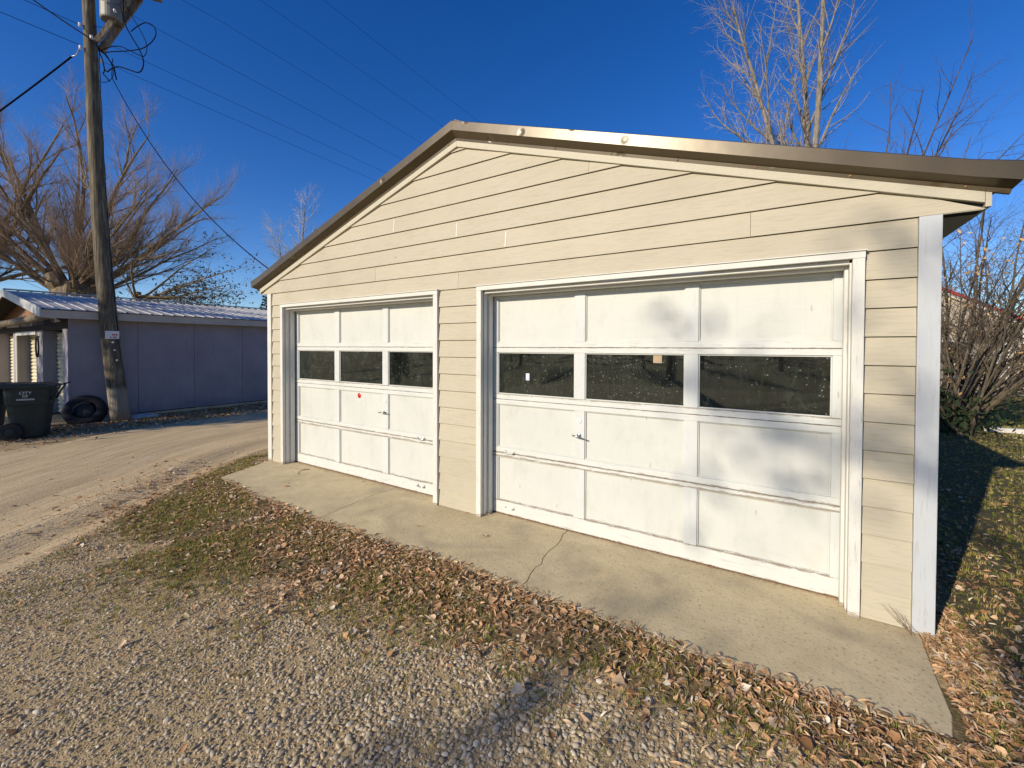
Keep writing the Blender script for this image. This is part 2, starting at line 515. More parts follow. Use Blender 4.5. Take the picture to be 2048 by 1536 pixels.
def wob(x, y, f=1.0):
    s_ = 0
    for i, (a, b) in enumerate(_ph):
        k = f*(.5 + i*.55)
        s_ += math.sin(x*k*1.3 + y*k*.7 + a)*math.cos(y*k*1.1 - x*k*.4 + b)/(1+i*.55)
    return s_/2.6
def ground_z(x, y):
    z = -.028 + .012*wob(x, y, 1.4)
    rd = road_dist(x, y)
    if -2.2 < rd < 1.0:                                   # ruts and a low gravel ridge beside the wheel track
        z += .022*math.exp(-((rd+.75+.12*wob(x,y,.6))/.22)**2)
        z -= .030*math.exp(-((rd+.30)/.22)**2)
        z -= .020*math.exp(-((rd+1.6)/.3)**2)
    if -.3 < x < 7.5 and -1.5 < y:
        e_ = max(0, 1 - max(0, -.98-y)/.45)*min(1, (x+.3)/.5)
        z = z*(1-e_) + (-.009)*e_
    if y > -.75 and .4 < x < 7.1: z = -.03
    if x < -6.9: z = -.03
    return z

mb = MB()
def axis_pts(lo, hi, c0, c1, fine, coarse_n):
    a = list(np.arange(c0, c1+1e-6, fine))
    l_ = [c0 - (c0-lo)*(i/coarse_n)**2.4 for i in range(coarse_n, 0, -1)]
    r_ = [c1 + (hi-c1)*(i/coarse_n)**2.4 for i in range(1, coarse_n+1)]
    return l_ + a + r_
xs = axis_pts(-700, 700, -8, 13, .11, 16); ys = axis_pts(-700, 900, -6, 13, .11, 16)
nx, ny = len(xs), len(ys)
vs = [(x, y, ground_z(x, y) if (-9 < x < 14 and -7 < y < 14) else -.03) for y in ys for x in xs]
fs = [(j*nx+i, j*nx+i+1, (j+1)*nx+i+1, (j+1)*nx+i) for j in range(ny-1) for i in range(nx-1)]
mb.add(vs, fs)
ground = obj("ground", mb, M['soil'], smooth=True, fix=False)
tag(ground, "brown soil and gravel ground around the garage, strewn with dry leaves", None, kind='structure')

# road sheet draped 5 mm above the ground, ragged edges
mb = MB()
yr = list(np.arange(-16, 30, .14)) + [34, 40, 50, 59]
NR = 46
for y in yr:
    xl = interp_x(ROAD_L, y) + .10*wob(3, y, 3); xr = (interp_x(ROAD_R, y) if y > -9 else 6.5+(-9-y)*.6) + .12*wob(7, y, 3.2)
    for i in range(NR+1):
        x = xl + (xr-xl)*i/NR
        mb.v.append((x, y, ground_z(x, y) + (.0045 if 0 < i < NR else -.004)))
for j in range(len(yr)-1):
    for i in range(NR):
        a = j*(NR+1)+i
        mb.f.append((a, a+1, a+NR+2, a+NR+1)); mb.m.append(0)
road = obj("road", mb, M['road_dirt'], smooth=True, fix=False)
uv = road.data.uv_layers.new(name="UVMap")
for lp in road.data.loops:
    j, i = divmod(lp.vertex_index, NR+1)
    vx = road.data.vertices[lp.vertex_index].co
    uv.data[lp.index].uv = (vx.x - interp_x(ROAD_R, vx.y) if vx.y > -9 else vx.x-6.5, vx.y)
tag(road, "rutted tan dirt alley running past the garage", None, kind='structure')

# lawn beside the garage
mb = MB()
lx = [7.32 + i*.16 for i in range(50)] + [16, 19, 24, 40, 90]; ly = [-6+ j*.16 for j in range(95)] + [9.35]
for y in ly:
    for i, x in enumerate(lx):
        x2 = x if i else (7.32 + .06*wob(2, y, 3) if y > -1 else 7.3 + .5*min(1, (-1-y)) + .1*wob(1, y, 2))
        mb.v.append((x2, y, (ground_z(x2, y) if x2 < 14 and y < 14 else -.03) + .005))
n_ = len(lx)
mb.f += [(j*n_+i, j*n_+i+1, (j+1)*n_+i+1, (j+1)*n_+i) for j in range(len(ly)-1) for i in range(n_-1)]; mb.m += [0]*(len(mb.f))
lawn = obj("lawn", mb, M['lawn_soil'], smooth=True, fix=False)
tag(lawn, "thin autumn lawn under dry leaves beside the garage", None, kind='structure')

mb = MB(); mb.add([(9.2,9.75,-.022),(60,9.75,-.022),(60,19.5,-.022),(9.2,19.5,-.022)], [(0,1,2,3)])
t = NT("far_grass"); n1 = t.noise(6, 6, .75, stretch=(1,.4,1)); n2 = t.noise(.7, 4, .6)
t.color(t.mix(t.ramp(n2, [(.4, 0), (.65, 1)]), t.ramp(n1, [(.3, (.05,.085,.015)), (.7, (.20,.24,.06))]), t.ramp(n1, [(.3, (.09,.085,.025)), (.7, (.32,.27,.12))])))
t.rough(.9); t.bump(n1, 1, .05); M['far_grass'] = t.m
fl = obj("far_lawn", mb, M['far_grass'], fix=False)
tag(fl, "green lawn strip beyond the pale kerb behind the bush", None, kind='structure')
mb = MB(); mb.box(9.3, 40, 9.45, 9.62, -.1, .06)
kerb = obj("kerb", mb, M['kerb_stone'], bevel=.015)
tag(kerb, "pale concrete kerb edging the far lawn", None, kind='structure')
mb = MB(); mb.add([(8.5,19.6,-.018),(90,19.6,-.018),(90,29.0,-.018),(8.5,29.0,-.018)], [(0,1,2,3)])
pth = obj("far_driveway", mb, M['road_dirt'], fix=False)
tag(pth, "tan driveway in front of the red-roofed house", None, kind='structure')

# concrete slab, cracked in three pieces
slab = empty("concrete_slab", (0, 0, 0)); tag(slab, "worn concrete apron slab with two cracks in front of the garage doors", None, kind='structure')
crack1 = [(2.575,.30),(2.56,.08),(2.55,-.05),(2.53,-.15),(2.55,-.24),(2.575,-.33),(2.565,-.42),(2.59,-.53),(2.585,-.62),(2.61,-.74),(2.615,-.99)]
crack2 = [(4.83,.30),(4.85,.17),(4.84,.06),(4.875,-.06),(4.89,-.17),(4.88,-.30),(4.895,-.43),(4.93,-.52),(4.915,-.60),(4.93,-.70),(4.96,-.80),(4.945,-.99)]
def slab_front(x):
    b = np.interp(x, [.33, 1.3, 2.7, 4.3, 6.15, 7.17], [-.83,-.93,-.965,-.90,-.93,-.88])
    return b + .012*wob(x, 0, 6)
def slab_piece(left, right, x0, x1):
    poly = []
    g = .0022
    if left is None: poly += [(.03,.30),(.03,-.04),(.12,-.30),(.24,-.62),(.33,-.82)]
    else: poly += [(x+g+random.uniform(0,.0012), max(y, slab_front(x))) for x, y in left]
    a = poly[-1][0]; b = right[-1][0]-g if right else 7.17
    k = 14
    poly += [(a+(b-a)*i/k, slab_front(a+(b-a)*i/k)) for i in range(1, k)]
    if right is None: poly += [(7.17,-.87),(7.205,-.72),(7.215,-.4),(7.235,-.03),(7.25,.30)]
    else: poly += [(x-g, max(y, slab_front(x))) for x, y in right[::-1]]
    m_ = MB(); m_.prism(poly, 'z', -.12, 0.0)
    return obj("slab_section", m_, M['concrete'], slab, bevel=.004)
slab_piece(None, crack1, 0, 0); slab_piece(crack1, crack2, 0, 0); slab_piece(crack2, None, 0, 0)

# dark humus verge under the leaves, between the slab and the gravel
t = NT("humus")
n2 = t.noise(34, 6, .75); n1 = t.noise(3, 5, .6)
c = t.ramp(n2, [(.3, (.085,.055,.026)), (.5, (.21,.14,.07)), (.7, (.42,.30,.165))])
c = t.mix(t.ramp(n1, [(.4, 0), (.62, .6)]), c, t.ramp(n2, [(.3, (.05,.06,.015)), (.7, (.19,.18,.06))]))
t.color(c); t.rough(.95); t.bump(n2, 1.0, .02); M['humus'] = t.m
def strip_w(x): return float(np.interp(x, [-1, 0, 1.2, 2.5, 3.7, 5, 6, 6.6, 8], [.8, 1.0, 1.2, 1.05, .78, .56, .40, .36, .5]))
mb = MB(); vx_ = list(np.arange(-.55, 7.6, .05)); NV = 26
for x in vx_:
    y0 = slab_front(max(.33, min(7.17, x))) + .03
    if x < .33: y0 = -.10 - .75*max(0, (x-.02))/.31 if x > .02 else -.10
    if x > 7.2: y0 = -.5
    wd = strip_w(x)*(1 + .22*wob(x, 1, 4) + .12*wob(x, 2, 11))
    if x < 0: wd = max(.1, wd*.75)
    for j in range(NV+1):
        y = y0 - wd*j/NV
        mb.v.append((x, y, ground_z(x, y) + (.004 if 0 < j < NV and 0 < x < 7.55 else -.004)))
for i in range(len(vx_)-1):
    for j in range(NV):
        a = i*(NV+1)+j; mb.f.append((a, a+1, a+NV+2, a+NV+1)); mb.m.append(0)
verge = obj("verge", mb, M['humus'], smooth=True)
tag(verge, "dark leaf-strewn verge strip between apron slab and gravel", None, kind='structure')

# ================================================================ GARAGE
GL = 7.6
garage = empty("garage", (3.65, 0, 0))
tag(garage, "beige lap-sided two-door garage with brown metal roof and white doors", "garage")
garage_off = (-3.65, 0, 0)
def gpart(name, mb_, mats, parent=None, **kw):
    """parts are modelled in world coordinates; shift them under their parent"""
    o = obj(name, mb_, mats, parent or garage, **kw)
    o.location = garage_off if (parent is None) else (0,0,0)
    return o
def RL(x): return 3.85 - .3286*abs(x-3.65)      # lower edge of the metal gable trim
OX = [(.416, 3.33), (3.975, 6.89)]             # door openings
OT = 2.262                                      # top of the openings

# structural walls
mb = MB()
segs = [(.03, OX[0][0]), (OX[0][1], OX[1][0]), (OX[1][1], 7.27)]
for a, b in segs: mb.box(a, b, .004, .14, 0, OT+.04)
mb.box(.03, 7.27, .004, .14, OT+.041, 2.5)
gab = [(-.17, 2.501), (7.47, 2.501), (7.47, RL(7.47)-.03), (3.65, RL(3.65)-.04), (-.17, RL(-.17)-.03)]
mb.prism(gab, 'y', .004, .10)
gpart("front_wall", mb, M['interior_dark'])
mb = MB(); mb.box(0.02, .14, .142, GL, -.05, 2.5); gpart("side_wall", mb, M['trim_beige'])
mb = MB(); mb.box(7.16, 7.28, .142, GL, -.05, 2.5); gpart("side_wall", mb, M['trim_beige'])
mb = MB(); mb.box(.02, 7.28, GL+.001, GL+.12, -.05, 2.5); mb.prism([(.02,2.501),(7.28,2.501),(3.65,3.7)], 'y', GL+.001, GL+.12)
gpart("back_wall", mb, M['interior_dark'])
mb = MB(); mb.box(.145, 7.155, .31, GL-.01, -.06, -.004); gpart("floor_slab", mb, M['concrete'])

# siding boards
EXP = .1785; TH = .015; OUT = -.019
def board(x0b, x1b, x0t, x1t, z0, z1, yb=OUT, yt=-.0035):
    """one lap board: thick bottom edge proud, top tucked back"""
    m_ = MB()
    vs = [(x0b,yb,z0),(x1b,yb,z0),(x1b,yb+TH,z0),(x0b,yb+TH,z0),
          (x0t,yt,z1),(x1t,yt,z1),(x1t,.003,z1),(x0t,.003,z1)]
    m_.add(vs, [(0,3,2,1),(4,5,6,7),(0,1,5,4),(1,2,6,5),(2,3,7,6),(3,0,4,7)])
    return gpart("siding_board", m_, M['siding'], fix=False)
TR_OUT = [(.356, 3.39), (3.917, 6.951)]
zone = [(.098, .354), (3.392, 3.915), (6.953, 7.198)]
for k in range(13):
    z0 = max(.004, k*EXP + .002); z1 = (k+1)*EXP - .002
    for a, b in zone:
        j = random.uniform(-.0015, .0015)
        board(a, b, a, b, z0+j*.5, z1, OUT+j)
def xh(z): return (RL(3.65) - .045 - z)/.3286      # half width under the rake board
joints = {13: [3.66], 14: [2.38, 6.32], 15: [4.25], 16: [3.64], 17: [2.70], 18: [5.1], 19: [2.3]}
for k in range(13, 22):
    z0 = k*EXP + .002; z1 = (k+1)*EXP - .002
    if z0 > RL(3.65)-.05: break
    if k == 13: xa, xb, ya_, yb_ = .098, 7.198, .098, 7.198
    else:
        hb = min(xh(z0), 3.83); ht = min(xh(z1), 3.83)
        ht = max(ht, .002)
        xa, xb, ya_, yb_ = 3.65-hb, 3.65+hb, 3.65-ht, 3.65+ht
        if z1 > RL(3.65)-.047: z1 = RL(3.65)-.047; ya_ = 3.649; yb_ = 3.651
    cuts = [c for c in joints.get(k, []) if xa+.2 < c < xb-.2]
    el = [(xa, ya_)] + [(c+.0012, c+.0012) for c in cuts]
    er = [(c-.0012, c-.0012) for c in cuts] + [(xb, yb_)]
    for (b0, t0), (b1, t1) in zip(el, er):
        board(b0, b1, t0, t1, z0, z1, OUT+random.uniform(-.001,.001))
# caulked butt joints (pale lines)
for x, k in [(2.70,17),(4.25,15),(3.64,16)]:
    m_ = MB(); m_.prism([(OUT-.0022, k*EXP+.006), (OUT+.004, k*EXP+.006), (-.003, (k+1)*EXP-.02), (-.0070, (k+1)*EXP-.02)], 'x', x-.007, x+.007)
    gpart("caulk_strip", m_, M['trim_white'])

# corner boards with side returns
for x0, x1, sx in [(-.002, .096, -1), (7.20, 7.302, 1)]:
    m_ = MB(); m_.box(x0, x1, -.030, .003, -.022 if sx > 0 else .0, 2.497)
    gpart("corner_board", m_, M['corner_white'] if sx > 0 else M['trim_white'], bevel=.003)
    m_ = MB()
    if sx < 0: m_.box(-.004, .018, .005, .09, 0, 2.49)
    else: m_.box(7.282, 7.304, .005, .09, -.02, 2.49)
    gpart("corner_return", m_, M['trim_white'], bevel=.002)

# rake boards (beige) and eave fascia ends
def slope_strip(x0, x1, zlo, zhi, y0, y1):
    m_ = MB()
    m_.prism([(x0, RL(x0)+zlo), (x1, RL(x1)+zlo), (x1, RL(x1)+zhi), (x0, RL(x0)+zhi)], 'y', y0, y1)
    return m_
for a, b in [(-.17, 3.6495), (3.6505, 7.47)]:
    gpart("rake_board", slope_strip(a, b, -.062, .02, -.034, .002), M['trim_beige'], bevel=.002)
for x0, x1 in [(-.195, -.172), (7.472, 7.497)]:
    m_ = MB(); m_.box(x0, x1, -.034, GL+.1, 2.508, 2.60); gpart("eave_fascia", m_, M['trim_beige'], bevel=.002)
for x0, x1 in [(-.17, .0), (7.3045, 7.470)]:
    m_ = MB(); m_.box(x0, x1, .004, GL+.1, 2.503, 2.515); gpart("soffit_board", m_, M['trim_beige'])
# soffit return: little horizontal band under course 14 out to the fascia
for x0, x1 in [(-.17, -.003), (7.3035, 7.470)]:
    m_ = MB(); m_.box(x0, x1, -.016, .003, 2.497, 2.5005); gpart("soffit_edge", m_, M['trim_beige'])

# metal gable trim: box-like profile extruded along each slope, cut plumb at the apex
roof = gpart("roof", MB().prism([(-.235, 2.60), (3.65, RL(3.65)+.135), (7.535, 2.60), (7.535, 2.625), (3.65, RL(3.65)+.165), (-.235, 2.625)], 'y', -.02, GL+.12), M['brown_metal'])
prof = [(-.036, -.002), (-.040, .022), (-.114, .076), (-.114, .166), (-.100, .176), (-.018, .176), (-.018, -.002)]
for s_ in (-1, 1):
    m_ = MB()
    xe = 3.65 + s_*3.915
    n_ = len(prof); nseg = 24
    for i in range(nseg+1):
        x = 3.65 + s_*(.0008 + (3.915-.0008)*i/nseg)
        for y, z in prof:
            dz = 0.0
            m_.v.append((x + (s_*.052*(z/.176) if i == nseg else 0), y, RL(x) + z - .03*(i/nseg)*(z > .05)))
    for i in range(nseg):
        for j in range(n_-1):
            a = i*n_+j
            m_.f.append((a, a+1, a+n_+1, a+n_)); m_.m.append(0)
    m_.f.append(tuple(range(n_))); m_.m.append(0); m_.f.append(tuple(nseg*n_+j for j in range(n_))); m_.m.append(0)
    rt = obj("gable_trim", m_, M['brown_metal'], roof)
    # screws
for i in range(8):
    for s_ in (-1, 1):
        x = 3.65 + s_*(.10 + i*.52)
        if abs(x-3.65) > 3.8: continue
        m_ = MB(); m_.lathe([(0,-.006),(.006,-.005),(.0085,0),(.0085,.003)], (x, -.039, RL(x)+.012), (0,1,0), 8)
        obj("screw", m_, M['rust_metal'], roof)
# ribbed roof sheets
for s_ in (-1, 1):
    y = -.016; i = 0
    while y < GL+.1:
        y2 = min(y+.91, GL+.12)
        m_ = MB(); px_ = []
        n_ = 4
        for r_ in range(n_+1):
            yy = y + (y2-y)*r_/n_
            px_ += [(yy, 0), (min(yy+.02, y2), .019), (min(yy+.04, y2), .019), (min(yy+.06, y2), 0)] if r_ < n_ else [(yy, 0)]
        for x in (3.65 + s_*.01, 3.65 + s_*3.90):
            for yy, h in px_: m_.v.append((x, yy, RL(x)+.150+h + (-.03 if abs(x-3.65) > 1 else 0) + .004))
        k = len(px_)
        m_.f += [(j, j+1, k+j+1, k+j) for j in range(k-1)]; m_.m += [0]*(k-1)
        obj("roofing_sheet", m_, M['brown_metal'], roof, fix=False)
        y = y2 + .001; i += 1
m_ = MB(); m_.prism([(3.50, RL(3.50)+.178), (3.65, RL(3.65)+.186), (3.80, RL(3.80)+.178), (3.80, RL(3.80)+.184), (3.65, RL(3.65)+.205), (3.50, RL(3.50)+.184)], 'y', -.06, GL+.12)
obj("ridge_cap", m_, M['brown_metal'], roof)

# door frames and doors
def door_frame(i):
    a, b = OX[i]; ta, tb = TR_OUT[i]
    ta = max(ta, a-.06) if i == 0 else ta
    fr_ = MB(); fr_.box(a-.03, a, .10, .142, .0, OT); 
    f = gpart("door_frame", fr_, M['trim_white'])
    def sub(name, x0, x1, y0, y1, z0, z1, m='trim_white', bv=.002):
        q = MB(); q.box(x0, x1, y0, y1, z0, z1); return obj(name, q, M[m], f, bevel=bv)
    sub("side_casing", a-.058, a-.001, -.040, .003, -.002, OT+.018)
    sub("side_casing", b+.001, b+.062, -.040, .003, -.002, OT+.018)
    sub("head_casing", a-.060, b+.064, -.042, .003, OT+.0185, OT+.062, 'head_white')
    sub("drip_cap", a-.066, b+.070, -.052, .003, OT+.0625, OT+.069, 'head_white', 0)
    sub("jamb", a-.001, a+.010, .0035, .125, 0, OT); sub("jamb", b-.010, b+.001, .0035, .125, 0, OT)
    sub("head_jamb", a+.0105, b-.0105, .0035, .125, OT-.010, OT+.018, 'head_white')
    sub("stop_moulding", a+.0105, a+.030, .062, .128, 0, OT-.0105); sub("stop_moulding", b-.030, b-.0105, .062, .128, 0, OT-.0105)
    sub("head_stop", a+.0305, b-.0305, .062, .128, OT-.030, OT-.0105, 'head_white')
    return f
def garage_door(i):
    a, b = OX[i]; sh = a - 3.975 + (.01 if i == 0 else 0)
    Y0, Y1 = .150, .186
    px_ = [(4.05,4.905), (5.007,5.862), (5.962,6.812)]
    px_ = [(u+sh, v+sh) for u, v in px_]
    xl, xr = a-.015, b+.012
    dm_ = MB()
    # stiles (outer and between panels), broken at the section joints
    rows = [(.0,.635),(.637,1.182),(1.184,1.711),(1.713,2.252)]
    rails = [(.012,.140,0),(.592,.6345,0),(.6375,.690,1),(1.132,1.1815,1),(1.1845,1.236,2),(1.662,1.7105,2),(1.7135,1.762,3),(2.212,2.252,3)]
    op = [(.140,.592),(.690,1.132),(1.236,1.662),(1.762,2.212)]
    xsx = [(xl, px_[0][0]), (px_[0][1], px_[1][0]), (px_[1][1], px_[2][0]), (px_[2][1], xr)]
    for z0, z1 in op:
        pass
    for z in (.636, 1.183, 1.712): dm_.box(xl, xr, Y1-.012, Y1-.004, z-.02, z+.02)
    dm_.box(xl, xl+.03, Y1-.002, Y1+.006, .02, 2.24); dm_.box(xr-.03, xr, Y1-.002, Y1+.006, .02, 2.24)
    dm_.box(xl+.03, xr-.03, Y1-.003, Y1+.001, .02, .10)
    d = gpart("garage_door", dm_, M['dark_gap'])
    for z0, z1 in op:
        for x0, x1 in xsx:
            q = MB(); q.box(x0, x1, Y0+random.uniform(-.0006,.0006), Y1, z0+.0005, z1-.0005); obj("stile", q, M['door_stile_white'], d, bevel=.002)
    for z0, z1, s_ in rails:
        q = MB(); q.box(xl, xr, Y0-.0015+random.uniform(-.001,.001), Y1, z0, z1)
        obj("rail", q, M['door_rail_white'], d, bevel=.002)
    for ri, (z0, z1) in enumerate(op):
        for x0, x1 in px_:
            # bead moulding around every light
            q = MB(); bw = .010
            for (u0, u1, w0, w1) in [(x0, x1, z1-bw, z1), (x0, x1, z0, z0+bw), (x0, x0+bw, z0+bw, z1-bw), (x1-bw, x1, z0+bw, z1-bw)]:
                q.box(u0, u1, Y0+.010, Y0+.020, w0, w1)
            obj("bead", q, M['door_panel_white'], d, bevel=.002)
            q = MB()
            if ri == 2:
                q.box(x0+.001, x1-.001, Y0+.0215, Y0+.0255, z0+.001, z1-.001)
                obj("glass_pane", q, M['dusty_glass'], d)
            else:
                dy = random.uniform(-.0008, .0008)
                q.box(x0+.001, x1-.001, Y0+.021+dy, Y0+.029, z0+.001, z1-.001)
                obj("panel", q, M['door_panel_white'], d)
    def lift(x, z, rusty):
        q = MB()
        q.box(x-.060, x-.045, Y0-.006, Y0-.002, z-.016, z+.016); q.box(x+.045, x+.060, Y0-.006, Y0-.002, z-.016, z+.016)
        q.tube([(x-.052,Y0-.006,z),(x-.047,Y0-.030,z),(x-.03,Y0-.034,z-.003),(x+.03,Y0-.034,z-.003),(x+.047,Y0-.030,z),(x+.052,Y0-.006,z)], .0055, 8)
        o = obj("lift_handle", q, M['chrome'] if not rusty else M['white_enamel'], d, smooth=False)
        if rusty: o['label'] = "flaking white lift handle on bottom rail"
    hx = 4.955+sh if i == 1 else 5.912+sh
    if i == 1: lift(4.205, .645, False); lift(4.20, .085, True)
    else: lift(3.0-.02, .645, False); lift(3.0-.02, .09, False)
    # lock rosette and T handle
    q = MB(); q.lathe([(0,-.010),(.010,-.010),(.010,-.006),(.020,-.006),(.022,-.002),(.022,0)], (hx, Y0-.0005, 1.035), (0,1,0), 18); obj("lock_cylinder", q, M['white_enamel'], d, smooth=False)
    q = MB(); q.lathe([(0,-.0108),(.0045,-.0106),(.0045,-.0102)], (hx, Y0-.0005, 1.035), (0,1,0), 10); obj("keyhole", q, M['dark_gap'], d)
    q = MB(); q.lathe([(0,-.006),(.018,-.006),(.022,-.001),(.022,0)], (hx, Y0-.0005, .905), (0,1,0), 16)
    q.tube([(hx,Y0,.905),(hx,Y0-.05,.902)], .008, 8)
    if i == 1: q.tube([(hx-.045,Y0-.05,.908),(hx-.01,Y0-.055,.904),(hx+.065,Y0-.053,.892)], [.007,.009,.006], 8)
    else: q.tube([(hx-.065,Y0-.05,.900),(hx,Y0-.055,.904),(hx+.04,Y0-.053,.906)], [.006,.009,.007], 8)
    obj("door_handle", q, M['chrome'], d, smooth=True)
    if i == 0:
        xr_ = 5.40+sh
        q = MB(); q.lathe([(0,-.008),(.030,-.006),(.036,0)], (xr_, Y0+.0205, 1.075), (0,1,0), 20); obj("reflector", q, M['reflector_red'], d, smooth=True)
        q = MB(); q.lathe([(.0365,-.004),(.043,-.003),(.044,0)], (xr_, Y0+.0205, 1.075), (0,1,0), 20); obj("reflector_rim", q, M['white_enamel'], d)
    else:
        q = MB(); q.box(4.375, 4.415, Y0+.019, Y0+.0205, 1.385, 1.455); obj("paper_sticker", q, M['paper'], d)
        q = MB(); q.box(5.61, 5.68, Y0+.019, Y0+.0205, 1.585, 1.650); obj("tape_scrap", q, M['brown_tag'], d)
    q = MB(); q.box(xl, xr, Y0+.004, Y1-.004, -.012, .0115); obj("bottom_seal", q, M['organic_debris'], d)
    return d
for i in (0, 1):
    door_frame(i); garage_door(i)

# garden tools leaning inside behind the right door's glass
for k, (x, z1) in enumerate([(6.42, 1.95), (6.60, 1.75)]):
    q = MB(); q.tube([(x-.25, .55, .02), (x+.05, .36, z1)], .014, 8)
    o = obj("broom_handle", q, M['handle_wood'])
    e = empty("broom", (0,0,0)); o.parent = e
    q = MB(); q.box(x-.40, x-.12, .52, .60, .0, .12); obj("broom_head", q, M['organic_debris'], e)
    tag(e, ["taller wooden broom leaning inside behind the dusty window nearest the corner", "shorter wooden broom leaning inside behind the dusty window nearest the corner"][k], "broom")

# ================================================================ SHED
SX = -6.95; SY = -.72; SH = 2.36
shed = empty("shed", (-10.5, SY, 0))
tag(shed, "long low grey-mauve shed with ribbed metal roof across the alley", "shed")
def spart(name, mb_, mats, parent=None, **kw):
    o = obj(name, mb_, mats, parent or shed, **kw)
    o.location = (10.5, -SY, 0) if parent is None else (0,0,0)
    return o
SLEN = 13.0
# plywood sheets of the long side
ys_ = [SY, .50, 1.70, 2.92, 4.14, 5.36, 6.58, 7.8, 9.02, 10.24, 11.46, SY+SLEN]
for a, b in zip(ys_, ys_[1:]):
    j = random.uniform(-.003, .003)
    q = MB(); q.box(SX-.016, SX+j, a+.003, b-.003, .05+random.uniform(-.01,.02), SH)
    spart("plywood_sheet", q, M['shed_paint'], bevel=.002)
q = MB(); q.box(SX-.10, SX-.018, SY+.02, SY+SLEN, 0, SH); q.box(-14.9, -14.8, SY+.02, SY+SLEN, 0, SH); q.box(-14.8, SX-.101, SY+SLEN-.1, SY+SLEN, 0, SH)
spart("wall_frame", q, M['dark_gap'])
q = MB(); q.box(SX-.05, SX+.02, SY+.0, SY+SLEN, -.1, .045); spart("footing", q, M['concrete'])
# gable front with three recessed roll-up doors
posts = [(-7.32, SX+.004), (-9.75, -9.10), (-12.4, -11.95), (-14.95, -14.6)]
for a, b in posts:
    q = MB(); q.box(a, b, SY-.012, SY+.30, 0, 2.10); spart("corner_post", q, M['shed_paint'], bevel=.004)
q = MB(); q.box(-14.95, SX-.017, SY-.006, SY+.29, 2.101, SH); spart("lintel_board", q, M['dark_gap'])
q = MB(); q.prism([(-14.9, SH+.002), (SX, SH+.002), (-10.9, 3.02)], 'y', SY-.002, SY+.05); spart("gable_wall", q, M['rust_metal'])
for n_, (xa, xb) in enumerate([(-9.10, -7.32), (-11.95, -9.75), (-14.6, -12.4)]):
    d = MB(); d.box(xa+.001, xb-.001, SY+.27, SY+.29, .0, 2.08)
    dd = spart("roll_door", d, M['dark_gap'])
    if n_ == 0: dd['label'] = "shaded roll-up door next to the shed corner"
    for k in range(20):
        z = .02 + k*.1015
        q = MB(); q.prism([(SY+.262, z), (SY+.240, z+.02), (SY+.228, z+.05), (SY+.240, z+.082), (SY+.262, z+.0995)], 'x', xa+.02, xb-.02)
        obj("slat", q, M['roll_door_paint'], dd)
q = MB(); q.box(-11.96, -9.70, SY-.035, SY-.013, 2.0, 2.10); q.box(-11.98, -11.86, SY-.035, SY-.013, 0, 1.999)
spart("door_trim", q, M['grey_door_paint'], bevel=.003)
# oval hoop hanging at the post
q = MB(); q.tube([(-9.42+.14*math.sin(a), SY-.05, 1.70+.27*math.cos(a)) for a in np.linspace(0, 6.283, 21)], .018, 6, cap=False)
ho = obj("hanging_hoop", q, M['rubber'], smooth=True); tag(ho, "dark oval hoop hung on the post between the shed's roll-up doors", "hoop")

# roof
EX, EZ, RX, RZ = -6.72, 2.50, -10.5, 3.14
RY0, RY1 = -1.17, SY+SLEN+.3
q = MB()
for sx in (1, -1):
    x0 = RX + sx*(EX-RX)
    q.prism([(RX, RZ-.06), (x0, EZ-.03), (x0, EZ-.0), (RX, RZ-.03)], 'y', RY0+.02, RY1-.02)
sroof = spart("roof", q, M['dark_gap'])
SS = (RZ-EZ)/(RX-EX)
for sx in (1, -1):
    y = RY0
    while y < RY1-.1:
        y2 = y + .92
        q = MB(); px_ = []
        nr = 4
        for r_ in range(nr):
            yy = y + .92*r_/nr
            px_ += [(yy, 0), (yy+.012, .017), (yy+.034, .017), (yy+.046, 0)]
        px_.append((y2, 0))
        k = len(px_)
        for x in (RX+sx*.01, RX+sx*(abs(EX-RX)+.05)):
            for yy, h in px_: q.v.append((x, yy, RZ - abs(x-RX)*abs(SS) + .008 + h))
        q.f += [(j, j+1, k+j+1, k+j) for j in range(k-1)]; q.m += [0]*(k-1)
        obj("roofing_sheet", q, M['shed_roof_metal'], sroof, fix=False)
        y = y2 + .0005
q = MB(); q.box(EX-.02, EX+.004, RY0+.005, RY1, EZ-.185, EZ-.012); obj("fascia", q, M['shed_fascia_paint'], sroof, bevel=.003)
q = MB(); q.box(SX+.001, EX-.021, RY0+.02, RY1, EZ-.165, EZ-.15); obj("soffit", q, M['shed_fascia_paint'], sroof)
for sx in (1, -1):
    x0 = RX + sx*(EX-RX)
    q = MB(); q.prism([(RX, RZ-.15), (x0, EZ-.17), (x0, EZ+.035), (RX, RZ+.045)], 'y', RY0-.02, RY0+.003); obj("barge_board", q, M['shed_roof_metal'], sroof, bevel=.003)
q = MB(); q.tube([(EX-.15, RY0+.09, EZ-.14), (-8.2, RY0+.09, 2.33), (-10.9, RY0+.09, 2.30), (-14.9, RY0+.09, 2.32)], .085, 10); obj("eave_log", q, M['old_timber'], sroof, smooth=True)
q = MB(); q.box(RX-.12, RX+.12, RY0-.01, RY1, RZ+.035, RZ+.055); obj("ridge_cap", q, M['shed_roof_metal'], sroof)

